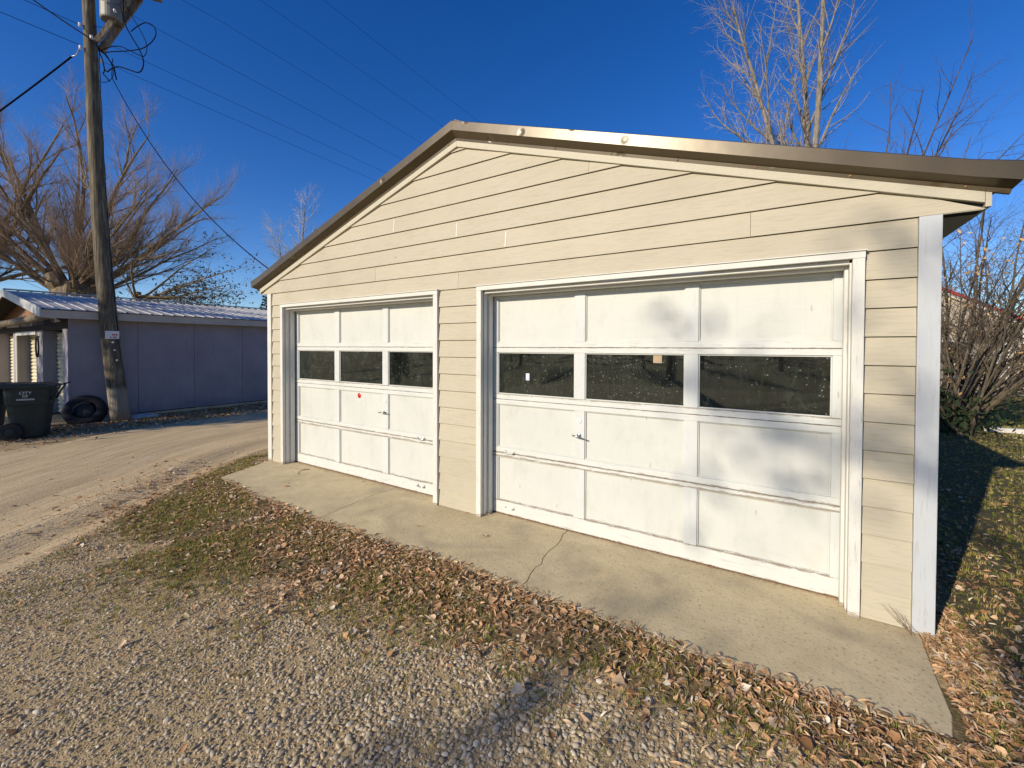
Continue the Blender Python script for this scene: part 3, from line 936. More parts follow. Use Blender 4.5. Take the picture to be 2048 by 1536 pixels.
# ================================================================ UTILITY POLE
PB = Vector((-6.43, .02, -.02))
PC = [(-6.43,.02,-.02), (-6.60,-.08,1.62), (-6.74,-.15,3.24), (-6.86,-.20,4.86), (-6.95,-.235,6.48), (-7.03,-.255,8.1), (-7.11,-.28,9.72), (-7.16,-.30,11.4)]
pole = empty("utility_pole", PB)
tag(pole, "weathered leaning wooden utility pole beside the shed", "utility pole")
def ppart(name, mb_, mats, parent=None, **kw):
    o = obj(name, mb_, mats, parent or pole, **kw)
    o.location = -PB if parent is None else (0,0,0)
    return o
def pole_at(z):
    for a, b in zip(PC, PC[1:]):
        if a[2] <= z <= b[2]:
            f = (z-a[2])/(b[2]-a[2]); return Vector(a).lerp(Vector(b), f)
    return Vector(PC[-1])
q = MB()
pts = [pole_at(z) for z in np.linspace(-.02, 11.3, 40)]
q.tube(pts, [.180 - .0062*p_.z*1.15 for p_ in pts], 20)
post = ppart("post", q, M['pole_wood'], smooth=True)
TC = Vector((1, 0, 0))      # direction from the pole towards the road / camera side
CAMD = Vector((.97, -.26, 0)).normalized()
def on_pole(z, lat, out):
    """point on the camera-facing side of the pole; lat = sideways to the right seen from the road"""
    p_ = pole_at(z); side = Vector((.26, .97, 0)).normalized()
    return p_ + side*lat + CAMD*out
def plate(z0, z1, l0, l1, out, th):
    q = MB(); side = Vector((.26, .97, 0)).normalized()
    vs = []
    for o_ in (out, out+th):
        for z, l_ in ((z0,l0),(z0,l1),(z1,l1),(z1,l0)):
            p_ = pole_at((z0+z1)/2); p_ = Vector((p_.x, p_.y, z)) + side*l_ + CAMD*o_
            vs.append(tuple(p_))
    q.add(vs, [(0,1,2,3),(7,6,5,4),(0,4,5,1),(1,5,6,2),(2,6,7,3),(3,7,4,0)])
    return q
sg = ppart("warning_sign", plate(1.88, 2.06, -.085, .155, .172, .004), M['sign_white'], bevel=.002)
# red lettering reads as three broken lines of print at this size
for z0, z1, l0, l1 in [(2.012,2.040,-.005,.025),(2.012,2.040,.032,.055),(2.012,2.040,.060,.088),(1.958,1.990,.030,.055),(1.958,1.990,.062,.088),(1.958,1.990,.095,.125),
                       (1.905,1.932,-.005,.015),(1.905,1.932,.045,.070),(1.905,1.932,.078,.100)]:
    obj("print", plate(z0, z1, l0, l1, .177, .0012), M['sign_red'], sg)
for z, l_ in ((1.80,.035),(1.62,.05),(1.39,.07)):
    q = MB(); c_ = on_pole(z, l_, .155); q.lathe([(0,.030),(.016,.028),(.022,.018),(.022,0)], c_, CAMD, 14)
    ppart("tag_disc", q, M['tag_white'], smooth=False)
# ground wire staple strip
q = MB(); q.tube([on_pole(z, .135 + .006*math.sin(z*9), .10) for z in np.linspace(.0, 8.6, 40)], .006, 5); ppart("ground_wire", q, M['wire_black'], smooth=True)

# transformer on brackets
side = Vector((.53, .85, 0)).normalized()
tcx = pole_at(9.5) + side*.44 + Vector((.06,-.04,0))
q = MB(); q.lathe([(0,.02),(.20,.0),(.215,.02),(.222,.05),(.222,.96),(.235,.97),(.235,1.02),(.19,1.06),(0,1.10)], (tcx.x, tcx.y, 9.30), (0,0,1), 28)
tank = ppart("transformer", q, M['tank_paint'], smooth=False, bevel=.004)
for a in (0.5, 2.2, 4.0):
    q = MB(); q.lathe([(0,.0),(.05,0),(.03,.05),(.055,.08),(.03,.12),(.055,.16),(.02,.22),(0,.24)], (tcx.x+.13*math.cos(a), tcx.y+.13*math.sin(a), 10.38), (0,0,1), 14)
    obj("bushing", q, M['porcelain'], tank, smooth=True)
for l_, z in ((-.12, 9.62), (.10, 9.42)):
    q = MB(); c_ = Vector((tcx.x, tcx.y, z)) + side*l_ + Vector((.24,-.12,0)); q.lathe([(0,.05),(.02,.045),(.028,.02),(.028,-.03)], c_, (.9,-.4,0), 12); obj("bushing", q, M['porcelain'], tank, smooth=True)
def beam(p0, p1, w_, h_, m):
    p0 = Vector(p0); p1 = Vector(p1); d = (p1-p0).normalized(); s2 = d.cross(Vector((0,0,1))).normalized(); u2 = s2.cross(d)
    q = MB(); vs = []
    for p_ in (p0, p1):
        for a, b in ((-1,-1),(1,-1),(1,1),(-1,1)): vs.append(tuple(p_ + s2*a*w_/2 + u2*b*h_/2))
    q.add(vs, [(0,3,2,1),(4,5,6,7),(0,1,5,4),(1,2,6,5),(2,3,7,6),(3,0,4,7)])
    return ppart("brace", q, m, bevel=.004)
b0 = pole_at(8.70) + CAMD*.16 + side*.10
beam(b0, b0 + side*.74 + Vector((0,0,1.45)), .05, .10, M['old_timber'])
b1 = pole_at(8.62) - CAMD*.10 + side*.16
beam(b1, b1 + side*.74 + Vector((0,0,1.50)), .06, .14, M['old_timber'])
beam(pole_at(10.1)-side*1.2+CAMD*.17, pole_at(10.1)+side*1.35+CAMD*.17, .09, .115, M['old_timber'])
# insulators down the pole
INS = {}
for nm, z, l_ in (('A', 9.03, -.16), ('A2', 8.80, .02), ('B', 8.84, .15), ('C', 8.36, .15), ('D', 8.51, -.17)):
    c_ = on_pole(z, l_, .12 if nm == 'A2' else .05)
    q = MB(); q.lathe([(0,.045),(.028,.04),(.032,.015),(.018,0),(.032,-.015),(.028,-.04),(0,-.045)], c_, (0,0,1), 14)
    ppart("insulator", q, M['porcelain'], smooth=True); INS[nm] = c_

# ---------------------------------------------------------------- wires
def sag(p0, p1, s_, n=24):
    p0 = Vector(p0); p1 = Vector(p1)
    return [p0.lerp(p1, i/n) - Vector((0,0,4*s_*(i/n)*(1-i/n))) for i in range(n+1)]
def wire(name, pts, r, label, cat="power line", group=None, m='wire_black', n=5):
    q = MB(); q.tube(pts, r, n)
    o = obj(name, q, M[m], smooth=True); tag(o, label, cat, group); return o
wire("power_line", sag((-6.9,-34,9.6), INS['A'], .35) + [Vector((-6.9,-.1,9.12))], .006, "thin line reaching the upper white insulator on the pole's left side")
wire("power_line", sag((-7.0,-34,9.0), (-7.12,-.42,8.60), .35) + [INS['D']], .006, "thin line reaching the lower insulator on the pole's left side")
wire("power_line", sag((-6.62,.06,9.60), (-6.4,40,9.75), .42), .0042, "highest of the three close thin lines running behind the garage roof", "power line", "lines along the alley")
wire("power_line", sag(INS['B'], (-6.4,40,8.95), .30), .0042, "middle of the three close thin lines running behind the garage roof", "power line", "lines along the alley")
wire("power_line", sag(INS['C'], (-6.4,40,8.5), .34), .0042, "lowest of the three close thin lines running behind the garage roof", "power line", "lines along the alley")
for k, (x, z, lb) in enumerate([(-6.0, 10.25, "faint high line nearest the three alley lines, ending left of the ridge"), (-5.6, 11.2, "faint high line in the middle of the upper three, above the ridge"), (-5.2, 12.2, "faintest topmost line just over the garage ridge")]):
    wire("power_line", sag((x-.6,-34,z+.3), (x,2,z), .4) + sag((x,2,z), (x+.2,42,z+.3), .45)[1:], .0038, lb, "power line", "high thin lines")
for k, (a, b, s_, r, lb) in enumerate([((-7.14,-.56,8.27), (-14.0,-6.6,1.0), .45, .018, "thick twisted service cable dropping left from the pole"),]):
    wire("service_cable", sag(a, b, s_, 30), r, lb, "cable")
wire("service_cable", [INS['D'], (-7.10,-.50,8.32), (-7.14,-.56,8.27)], .012, "short bright grip tying the left cable to its insulator", "cable", m='galvanised')
q0 = Vector((-6.74,-.02,8.15))
wire("service_drop", [(-6.80,.05,8.45),(-6.72,.02,8.3)] + sag((-6.68,.0,7.95), (-.23,.15,2.90), .45, 30), .009, "thin service wire running down from the pole to the garage eave", "cable")
wire("service_cable", sag((-9.6,-2.2,11.2), (-6.90,-.35,8.75), .10) + [Vector((-6.72,-.12,8.45)), Vector((-6.62,.02,8.2)), Vector((-6.60,.06,7.9))], .014, "thick cable coming in from the upper left across the pole", "cable")
def loopw(pts, r, lb, m='wire_black'):
    # smooth a control polygon (Catmull-Rom)
    P = [Vector(p_) for p_ in pts]; out = []
    P = [P[0]*2-P[1]] + P + [P[-1]*2-P[-2]]
    for i in range(1, len(P)-2):
        for k in range(6):
            t_ = k/6
            out.append(.5*((2*P[i]) + (-P[i-1]+P[i+1])*t_ + (2*P[i-1]-5*P[i]+4*P[i+1]-P[i+2])*t_*t_ + (-P[i-1]+3*P[i]-3*P[i+1]+P[i+2])*t_**3))
    out.append(P[-2]); wire("jumper_cable", out, r, lb, "cable", "looped jumpers under the transformer", m)
# positions measured in the plane through the pole: right offset (m) along PS, height
PS = Vector((.846, .533, 0))
OC = Vector((6.5049,-3.472,1.7111)); FW = Vector((-.533,.846,0))
def pp(px, py, dep=9.83):
    return OC + FW*dep + PS*((px-1024)/850*dep) + Vector((0,0,1))*((694-py)/850*dep)
loopw([pp(254,-6), pp(255,25), pp(257,55), pp(270,82), pp(284,105), pp(293,128), pp(291,145), pp(282,152), pp(262,146), pp(243,141), pp(228,146), pp(222,151), pp(217,147)], .013, "thick black jumper hanging lowest in a big hook right of the pole")
loopw([pp(256,0), pp(262,25), pp(280,57), pp(292,78), pp(300,98), pp(299,114), pp(293,122)], .008, "slim jumper falling straight through the loop right of the pole")
loopw([pp(269,72), pp(282,62), pp(298,55), pp(312,60), pp(318,70), pp(317,82), pp(306,96), pp(288,106), pp(262,110), pp(228,112), pp(218,114)], .011, "black jumper bent in a wide round loop right of the pole")
loopw([pp(203,110), pp(220,105), pp(235,101), pp(250,102), pp(265,109), pp(280,116), pp(292,122)], .010, "black jumper with a low arch right of the pole")
loopw([pp(201,92), pp(206,112), pp(212,128), pp(216,148), pp(213,154), pp(218,160), pp(226,170)], .012, "black splice running down beside the pole")
loopw([pp(217,113), pp(224,124), pp(231,140), pp(234,155), pp(228,166), pp(215,172), pp(201,168)], .007, "thin jumper curling back to the pole below the others")
loopw([pp(237,18), pp(248,22), pp(253,40), pp(254,60)], .008, "short lead from the tank's side down to the jumpers")

# ================================================================ BINS, TYRE, ROCK
def bin_(loc, rz, label, print_):
    e = empty("wheeled_bin", loc); e.rotation_euler = (0,0,rz)
    tag(e, label, "bin", "wheeled bins by the shed doors")
    # +Y is the back (handle, wheels), seen face is -X side
    q = MB()
    rings = [(.0,.20,.21),(.04,.22,.225),(.62,.265,.285),(.63,.28,.30),(.90,.29,.315),(.935,.30,.325)]
    n_ = 20
    for z, a, b in rings:
        for j in range(n_):
            th = 2*math.pi*j/n_
            cx_, sy_ = math.cos(th), math.sin(th)
            sgn = lambda v_: (abs(v_)**.45)*(1 if v_ >= 0 else -1)
            q.v.append((sgn(cx_)*a, sgn(sy_)*b, z+.02))
    for i in range(len(rings)-1):
        for j in range(n_):
            j2 = (j+1) % n_; q.f.append((i*n_+j, i*n_+j2, (i+1)*n_+j2, (i+1)*n_+j)); q.m.append(0)
    q.f.append(tuple(range(n_))[::-1]); q.m.append(0)
    body = obj("body", q, M['bin_plastic'], e)
    q = MB(); 
    q.prism([(-.35,.955),(.36,.955),(.37,.985),(.25,1.03),(-.28,1.045),(-.36,.985)], 'x', -.315, .315)
    lid = obj("lid", q, M['bin_lid_plastic'], e, bevel=.012)
    q = MB(); q.tube([(.18,.30,.72),(.18,.44,1.00),(.18,.50,1.02),(-.18,.50,1.02),(-.18,.44,1.0),(-.18,.30,.72)], .014, 8); obj("handle", q, M['bin_lid_plastic'], e, smooth=True)
    for sx in (-1, 1):
        q = MB(); q.lathe([(.0,-.03),(.10,-.03),(.155,-.025),(.165,0),(.155,.025),(.10,.03),(0,.03)], (sx*.27, -.20, .165), (1,0,0), 20)
        wh = obj("wheel", q, M['rubber'], e, smooth=False)
        q = MB(); q.lathe([(0,.036),(.05,.035),(.06,.031)], (sx*.27, -.20, .165), (sx,0,0), 14); obj("hub", q, M['bin_lid_plastic'], wh)
    q = MB(); q.tube([(-.25,-.20,.165),(.25,-.20,.165)], .012, 8); obj("axle", q, M['rim_steel'], e)
    if print_:
        for txt, z, s_ in (("CITY", .845, .075), ("OF", .79, .06)):
            c_ = bpy.data.curves.new("lettering", 'FONT'); c_.body = txt; c_.size = s_; c_.align_x = 'CENTER'; c_.extrude = .001
            to = bpy.data.objects.new("lettering", c_); COL.objects.link(to)
            dg = bpy.context.evaluated_depsgraph_get()
            me = bpy.data.meshes.new_from_object(to.evaluated_get(dg)); bpy.data.objects.remove(to)
            me.materials.clear(); me.materials.append(M['label_print'])
            lo = link("lettering", me, body); lo.location = (.298, 0, z+.0); lo.rotation_euler = (math.pi/2, 0, math.pi/2)
        q = MB(); q.box(.291, .297, -.115, .115, .735, .765); obj("label_strip", q, M['label_grey'], body)
    else:
        q = MB(); q.box(.291, .297, -.10, .06, .735, .755); obj("label_strip", q, M['label_grey'], body)
    return e
bin_((-5.55,-1.52,-.03), R(-22), "dark wheeled bin marked CITY OF standing by the tyre", True)
bin_((-6.15,-2.05,-.03), R(-30), "dark wheeled bin cut by the picture edge, behind the bin marked CITY OF", False)

q = MB(); tprof = [(.20,-.085),(.23,-.105),(.30,-.112),(.345,-.10),(.365,-.07),(.372,0),(.365,.07),(.345,.10),(.30,.112),(.23,.105),(.20,.085)]
tyre = empty("old_tyre", (-6.78, -.50, .24))
tdir = Vector((.80, -.34, .50)).normalized()
tyre.rotation_euler = tdir.to_track_quat('Z', 'Y').to_euler()
tag(tyre, "old black tyre on its steel rim leaning against the shed wall", "tyre")
q.lathe(tprof, (0,0,0), (0,0,1), 36); obj("tread", q, M['rubber'], tyre, smooth=True)
q = MB(); q.lathe([(.205,-.09),(.19,-.06),(.17,-.05),(.17,.03),(.12,.045),(.05,.05),(.0,.05)], (0,0,0), (0,0,1), 28)
rim = obj("rim", q, M['rim_steel'], tyre, smooth=True)
for k in range(5):
    a = k*1.2566; q = MB(); q.lathe([(0,.062),(.012,.06),(.014,.045)], (.085*math.cos(a), .085*math.sin(a), 0), (0,0,1), 8); obj("wheel_nut", q, M['rim_steel'], rim)
def rock(name, loc, sc, seed, label, m='rock', parent=None):
    import bmesh
    b = bmesh.new(); bmesh.ops.create_icosphere(b, subdivisions=3, radius=1)
    rr = random.Random(seed); o_ = Vector((rr.random()*9, rr.random()*9, rr.random()*9))
    from mathutils import noise
    for v_ in b.verts:
        v_.co *= 1 + .35*noise.noise(v_.co*1.3+o_) + .1*noise.noise(v_.co*4+o_)
        v_.co = Vector((v_.co.x*sc[0], v_.co.y*sc[1], v_.co.z*sc[2]))
    me = bpy.data.meshes.new(name); b.to_mesh(me); b.free(); me.materials.append(M[m])
    o = link(name, me, parent, loc)
    if label: tag(o, label, "stone")
    return o
rock("stone", (-6.52,.42,.0), (.20,.30,.085), 3, "pale flat stone lying behind the foot of the utility pole")
rock("stone", (-6.72,-.12,.02), (.10,.16,.09), 5, "small grey stone between the tyre and the utility pole")

# ================================================================ TREES
class Tree:
    def __init__(s, seed):
        s.r = random.Random(seed); s.L = [MB(), MB(), MB()]; s.tips = []
    def rv(s, k=1):
        r = s.r; return Vector((r.gauss(0,k), r.gauss(0,k), r.gauss(0,k)))
    def branch(s, p, d, length, rad, lvl, spec):
        """spec: list per level of dict(n, len, ang, up, wig, seg, mb, sides, start)"""
        sp = spec[lvl]; r = s.r
        n = sp.get('seg', 5); d = d.normalized(); pts = [p.copy()]; rads = [rad]; dirs = [d.copy()]
        step = length/n
        taper = sp.get('taper', .25)
        for i in range(n):
            d = (d + s.rv(sp.get('wig', .12)) + Vector((0,0,sp.get('up', .05)))).normalized()
            p = p + d*step; pts.append(p.copy()); dirs.append(d.copy())
            rads.append(rad*(1-(1-taper)*(i+1)/n))
        s.L[sp['mb']].tube(pts, rads, sp.get('sides', 5), cap=False)
        if lvl+1 >= len(spec):
            s.tips.append((pts[-1], d)); s.tips.append((pts[len(pts)//2], d)); return
        ns = spec[lvl+1]; k = ns['n'] if not callable(ns['n']) else ns['n'](length)
        k = max(1, int(k*r.uniform(.8,1.2)))
        for j in range(k):
            f = ns.get('start', .25) + (1-ns.get('start', .25))*((j+r.random())/k)
            f = min(f, .995); x = f*n; i = int(x); q = pts[i].lerp(pts[min(i+1,n)], x-i)
            dd = dirs[i]; perp = dd.cross(s.rv()).normalized()
            a = R(r.gauss(ns['ang'], ns.get('angv', 8)))
            nd = dd*math.cos(a) + perp*math.sin(a)
            ln = ns['len']*r.uniform(.65,1.15)*(1-.55*f if ns.get('shrink', True) else 1)
            if ns.get('rel'): ln *= length
            s.branch(q, nd, ln, min(rads[i]*ns.get('rr', .5), ns.get('rmax', 9)), lvl+1, spec)
def tree_obj(name, tr, loc, mats, label, cat="tree", group=None, names=("trunk","branches","twigs")):
    e = empty(name, loc); tag(e, label, cat, group)
    for mb_, m, nm in zip(tr.L, mats, names):
        if not mb_.v: continue
        me = mesh_of(nm, mb_, M[m]); o = link(nm, me, e)
        if nm != "trunk" : o['kind'] = 'stuff'
    return e
def leaf_mesh(tips, size, rng, per=3, spread=.1, mbx=None):
    q = mbx or MB()
    for p, d in tips:
        for _ in range(per):
            c = p + Vector((rng.gauss(0,spread), rng.gauss(0,spread), rng.gauss(0,spread)))
            u = Vector((rng.gauss(0,1), rng.gauss(0,1), rng.gauss(0,1))).normalized(); v = u.cross(Vector((rng.gauss(0,1), rng.gauss(0,1), rng.gauss(0,1)))).normalized()
            s_ = size*rng.uniform(.6,1.3)
            q.add([tuple(c-u*s_), tuple(c+v*s_*.45), tuple(c+u*s_), tuple(c-v*s_*.45)], [(0,1,2,3)])
    return q

# --- the big pollarded willow behind the shed
def willow(seed, loc, scale, limbs, label, twig_n=9):
    tr = Tree(seed); r = tr.r
    tr.L[0].tube([(0,0,-.1),(.05,0,1.2),(.0,.05,2.6),(.1,0,3.9),(.05,.05,4.7)], [.95*scale,.80*scale,.78*scale,.92*scale,.62*scale], 14)
    for i in range(9):      # burls on the head
        a = r.uniform(0,6.28); c = Vector((math.cos(a)*.6*scale, math.sin(a)*.6*scale, r.uniform(3.2,4.7)))
        tr.L[0].tube([c-Vector((0,0,.4)), c, c+Vector((math.cos(a)*.2,math.sin(a)*.2,.45))], [.12*scale,.34*scale,.18*scale], 8)
    spec = [dict(mb=0, seg=9, wig=.065, up=.028, sides=8, taper=.18),
            dict(mb=1, n=10, len=.50, rel=True, ang=26, angv=9, up=.025, wig=.09, seg=7, sides=5, start=.15, rr=.5, taper=.2, shrink=True),
            dict(mb=1, n=9, len=.42, rel=True, ang=30, angv=12, up=.04, wig=.10, seg=5, sides=3, start=.15, rr=.55, taper=.25),
            dict(mb=2, n=twig_n, len=.80*scale, ang=26, angv=12, up=.12, wig=.09, seg=3, sides=3, start=.08, rr=.45, rmax=.0125, taper=.5, shrink=False)]
    limbs = list(limbs) + [(r.uniform(0,360), r.uniform(25,85), r.uniform(2.5,5.6), r.uniform(.05,.085)) for _ in range(26)]
    for az, el, ln, rd in limbs:
        d = Vector((math.cos(R(az))*math.cos(R(el)), math.sin(R(az))*math.cos(R(el)), math.sin(R(el))))
        tr.branch(Vector((d.x*.45*scale, d.y*.45*scale, 3.9+.7*r.random())), d, ln*scale, rd*scale*.72, 0, spec)
    return tree_obj("willow_tree", tr, loc, ("willow_bark","willow_limb","willow_twig"), label, "tree", "bare willows behind the shed")
# image-right is azimuth ~32 deg, image-left ~212 deg
L1 = [(32,22,6.6,.15),(30,33,8.0,.17),(36,45,7.6,.16),(20,58,8.0,.17),(48,68,8.2,.16),(340,78,8.4,.18),(150,80,8.2,.17),(212,70,8.4,.18),(205,58,8.4,.17),(218,47,8.6,.17),(214,35,8.4,.16),(208,24,7.4,.15),
      (120,60,7.4,.15),(300,55,6.8,.15),(260,50,7.0,.15),(80,50,7.0,.15),(10,40,6.6,.14),(60,30,6.4,.13),(240,30,6.8,.14)]
willow(5, (-21.6,2.5,0), 1.0, L1, "huge bare willow with orange-tipped limbs fanning out behind the utility pole", 8)
L2 = [(32,40,7.0,.16),(30,62,7.8,.17),(212,60,7.6,.17),(212,40,7.6,.16),(150,75,7.8,.16),(40,24,5.8,.14),(300,50,6.6,.15),(212,22,6.8,.15),(20,80,8.0,.18)]
willow(9, (-25.5,-.4,0), 1.12, L2, "second bare willow at the picture's left edge beyond the shed roof", 7)

# drooping leafy willow boughs low on the right of the big willow
tr = Tree(21); r = tr.r
tr.L[0].tube([(0,0,-.1),(.1,.05,1.5),(.2,.1,3.0),(.3,.2,4.2)], [.22,.19,.15,.10], 8)
spec = [dict(mb=0, seg=7, wig=.06, up=-.005, sides=6, taper=.2),
        dict(mb=1, n=9, len=.36, rel=True, ang=28, up=-.05, wig=.07, seg=5, sides=3, start=.2, rr=.5),
        dict(mb=2, n=7, len=.75, ang=30, up=-.10, wig=.1, seg=3, sides=3, start=.1, rr=.5, rmax=.010, shrink=False)]
for az, el, ln in [(30,18,4.6),(34,26,5.0),(26,8,4.2),(40,12,4.2),(32,35,4.0),(60,40,3.0),(330,40,3.0),(200,50,2.4),(25,2,3.6)]:
    d = Vector((math.cos(R(az))*math.cos(R(el)), math.sin(R(az))*math.cos(R(el)), math.sin(R(el))))
    tr.branch(Vector((.25,.15,3.4+.7*r.random())), d, ln, .06, 0, spec)
e = tree_obj("leafy_tree", tr, (-18.6,3.7,0), ("willow_bark","willow_limb","dark_twig"), "spreading tree with dark dry leaves beyond the shed roof, right of the pole")
q = leaf_mesh([t_ for t_ in tr.tips if t_[0].x > 1.6], .065, r, 2, .10)
o = link("leaves", mesh_of("leaves", q, M['brown_leafage']), e); o['kind'] = 'stuff'

def bushy(name, seed, loc, h, w_, n, mats, label, cat="shrub", leaf=None, group=None, lean=0, per=2, lsz=.09):
    tr = Tree(seed); r = tr.r
    spec = [dict(mb=0, seg=6, wig=.09, up=.04, sides=4, taper=.25),
            dict(mb=1, n=7, len=.42, rel=True, ang=30, up=.06, wig=.12, seg=4, sides=3, start=.2, rr=.5),
            dict(mb=2, n=6, len=.38, rel=True, ang=34, up=.06, wig=.14, seg=3, sides=3, start=.1, rr=.5)]
    for i in range(n):
        a = r.uniform(0, 6.28); sp = r.uniform(.05, w_)
        d = Vector((math.cos(a)*sp, math.sin(a)*sp, 1))
        tr.branch(Vector((math.cos(a)*.25*w_, math.sin(a)*.25*w_, -.05)), d, h*r.uniform(.7,1.0), .035*h/4, 0, spec)
    e = tree_obj(name, tr, loc, mats, label, cat, group, names=("stems","branches","twigs"))
    if leaf:
        q = leaf_mesh(tr.tips, lsz, r, per, .12); o = link("leaves", mesh_of("leaves", q, M[leaf]), e); o['kind'] = 'stuff'
    return e
bushy("shrub", 31, (-20.5,6.6,0), 4.3, .9, 12, ("willow_bark","dark_twig","dark_twig"), "dark bare shrub beyond the shed, just right of the leafy boughs", group="shrubs beyond the shed")
bushy("shrub", 32, (-21.5,9.0,0), 4.7, .8, 12, ("willow_bark","dark_twig","dark_twig"), "spiky bare shrub above the middle of the shed roof", group="shrubs beyond the shed")
bushy("shrub", 33, (-22.0,11.2,0), 4.5, .8, 12, ("willow_bark","dark_twig","dark_twig"), "bare shrub between the spiky shrub and the evergreen", group="shrubs beyond the shed")
bushy("shrub", 37, (-19.5,4.6,0), 4.3, 1.0, 12, ("willow_bark","willow_limb","dark_twig"), "dense brown shrub with olive leaves behind the foot of the leafy tree", leaf='brown_leafage', group="shrubs beyond the shed")
bushy("shrub", 38, (-22.5,.6,0), 4.2, 1.0, 12, ("willow_bark","willow_limb","dark_twig"), "brown shrub between the two willows", group="shrubs beyond the shed")

def conifer(seed, loc, h, w_, label, group=None):
    tr = Tree(seed); r = tr.r
    tr.L[0].tube([(0,0,-.1),(.05,0,h*.5),(0,0,h)], [.16,.10,.02], 8)
    q = MB()
    n = int(h*16)
    for i in range(n):
        f = (i/n)**.85; z = .5 + f*(h-.5); a = i*2.399 + r.uniform(-.3,.3); ln = w_*(1-f)*r.uniform(.7,1.15) + .12
        d = Vector((math.cos(a), math.sin(a), -.12+.3*f)).normalized()
        tr.L[1].tube([(0,0,z), tuple(Vector((0,0,z))+d*ln)], [.02,.006], 3, cap=False)
        m = int(6+ln*16)
        for k in range(m):
            g = (k+r.random())/m; c = Vector((0,0,z))+d*ln*(.15+.85*g); u = (d*r.uniform(.2,.8)+tr.rv(.5)).normalized(); v = u.cross(tr.rv()).normalized(); s_ = r.uniform(.09,.2)
            q.add([tuple(c-v*s_*.35), tuple(c+u*s_), tuple(c+v*s_*.35)], [(0,1,2)])
    e = tree_obj("evergreen_tree", tr, loc, ("willow_bark","dark_twig","dark_twig"), label, "tree", group)
    o = link("foliage", mesh_of("foliage", q, M['conifer_needle']), e); o['kind'] = 'stuff'
    return e
conifer(41, (-24.6,12.9,0), 5.3, 1.7, "small evergreen beside the garage's left corner, beyond the shed")

# --- pale birch behind the left gable slope
tr = Tree(51); spec = [dict(mb=0, seg=10, wig=.025, up=.02, sides=7, taper=.1),
        dict(mb=1, n=34, len=3.9, ang=34, up=.05, wig=.05, seg=6, sides=4, start=.18, rr=.42),
        dict(mb=2, n=11, len=1.1, ang=34, up=.04, wig=.1, seg=3, sides=3, start=.15, rr=.6, rmax=.024),
        dict(mb=2, n=7, len=.5, ang=36, up=.03, wig=.12, seg=2, sides=3, start=.1, rr=.6, rmax=.014)]
tr.branch(Vector((0,0,-.1)), Vector((0,0,1)), 13.0, .17, 0, spec)
tr.branch(Vector((.1,.1,1.2)), Vector((-.22,-.14,1)), 9.6, .11, 0, spec)
tree_obj("birch_tree", tr, (-24.4,15.2,0), ("pale_bark","birch_twig","birch_twig"), "pale fine-twigged birch rising behind the garage's left roof slope")

# --- tall bare trees behind the right roof slope
spec = [dict(mb=0, seg=12, wig=.035, up=.035, sides=9, taper=.22),
        dict(mb=0, n=19, len=4.5, ang=38, angv=10, up=.06, wig=.06, seg=8, sides=6, start=.22, rr=.50, taper=.18),
        dict(mb=1, n=12, len=1.9, ang=40, angv=12, up=.06, wig=.10, seg=5, sides=4, start=.15, rr=.46, rmax=.032),
        dict(mb=2, n=8, len=.50, ang=42, angv=14, up=.04, wig=.14, seg=3, sides=3, start=.12, rr=.5, rmax=.012)]
tr = Tree(63)
tr.branch(Vector((0,0,-.1)), Vector((-.06,.0,1)), 15.5, .19, 0, spec)
tr.branch(Vector((-.15,.05,3.6)), Vector((-.17,-.06,1)), 11.0, .13, 0, spec)
tree_obj("bare_tree", tr, (7.75,14.9,0), ("pale_bark","pale_twig","pale_twig"), "tall pale bare tree with a forked trunk and many leftward branches behind the roof", group="bare trees behind the garage")
tr = Tree(67)
sp2 = [dict(spec[0]), dict(spec[1], n=13, ang=26, len=4.4), spec[2], spec[3]]
tr.branch(Vector((0,0,-.1)), Vector((.035,.02,1)), 17.0, .165, 0, sp2)
tree_obj("bare_tree", tr, (7.12,14.8,0), ("pale_bark","pale_twig","dark_twig"), "straight slim bare tree close beside the forked one behind the roof", group="bare trees behind the garage")
# low spreading dark tree on the right
tr = Tree(72); r = tr.r
tr.L[0].tube([(0,0,-.1),(.05,0,1.6),(.1,.05,3.4),(.1,.05,5.2)], [.16,.14,.12,.10], 8)
spec = [dict(mb=0, seg=9, wig=.07, up=.03, sides=6, taper=.2),
        dict(mb=1, n=13, len=.36, rel=True, ang=40, angv=14, up=.05, wig=.1, seg=5, sides=4, start=.22, rr=.5, rmax=.04),
        dict(mb=2, n=8, len=.42, ang=48, angv=15, up=.03, wig=.12, seg=3, sides=3, start=.1, rr=.5, rmax=.013, shrink=False)]
for az, el, ln in [(25,58,7.4),(35,48,7.4),(30,68,7.2),(200,40,6.6),(212,58,5.8),(60,72,6.6),(10,40,6.0),(300,60,5.4),(120,60,5.2),(36,36,6.4),(28,28,5.6)]:
    d = Vector((math.cos(R(az))*math.cos(R(el)), math.sin(R(az))*math.cos(R(el)), math.sin(R(el))))
    tr.branch(Vector((.1,.05,4.2+r.random())), d, ln, .05, 0, spec)
tree_obj("bare_tree", tr, (9.2,15.9,0), ("dark_bark","dark_twig","dark_twig"), "low spreading dark bare tree above the roof's right end", group="bare trees behind the garage")

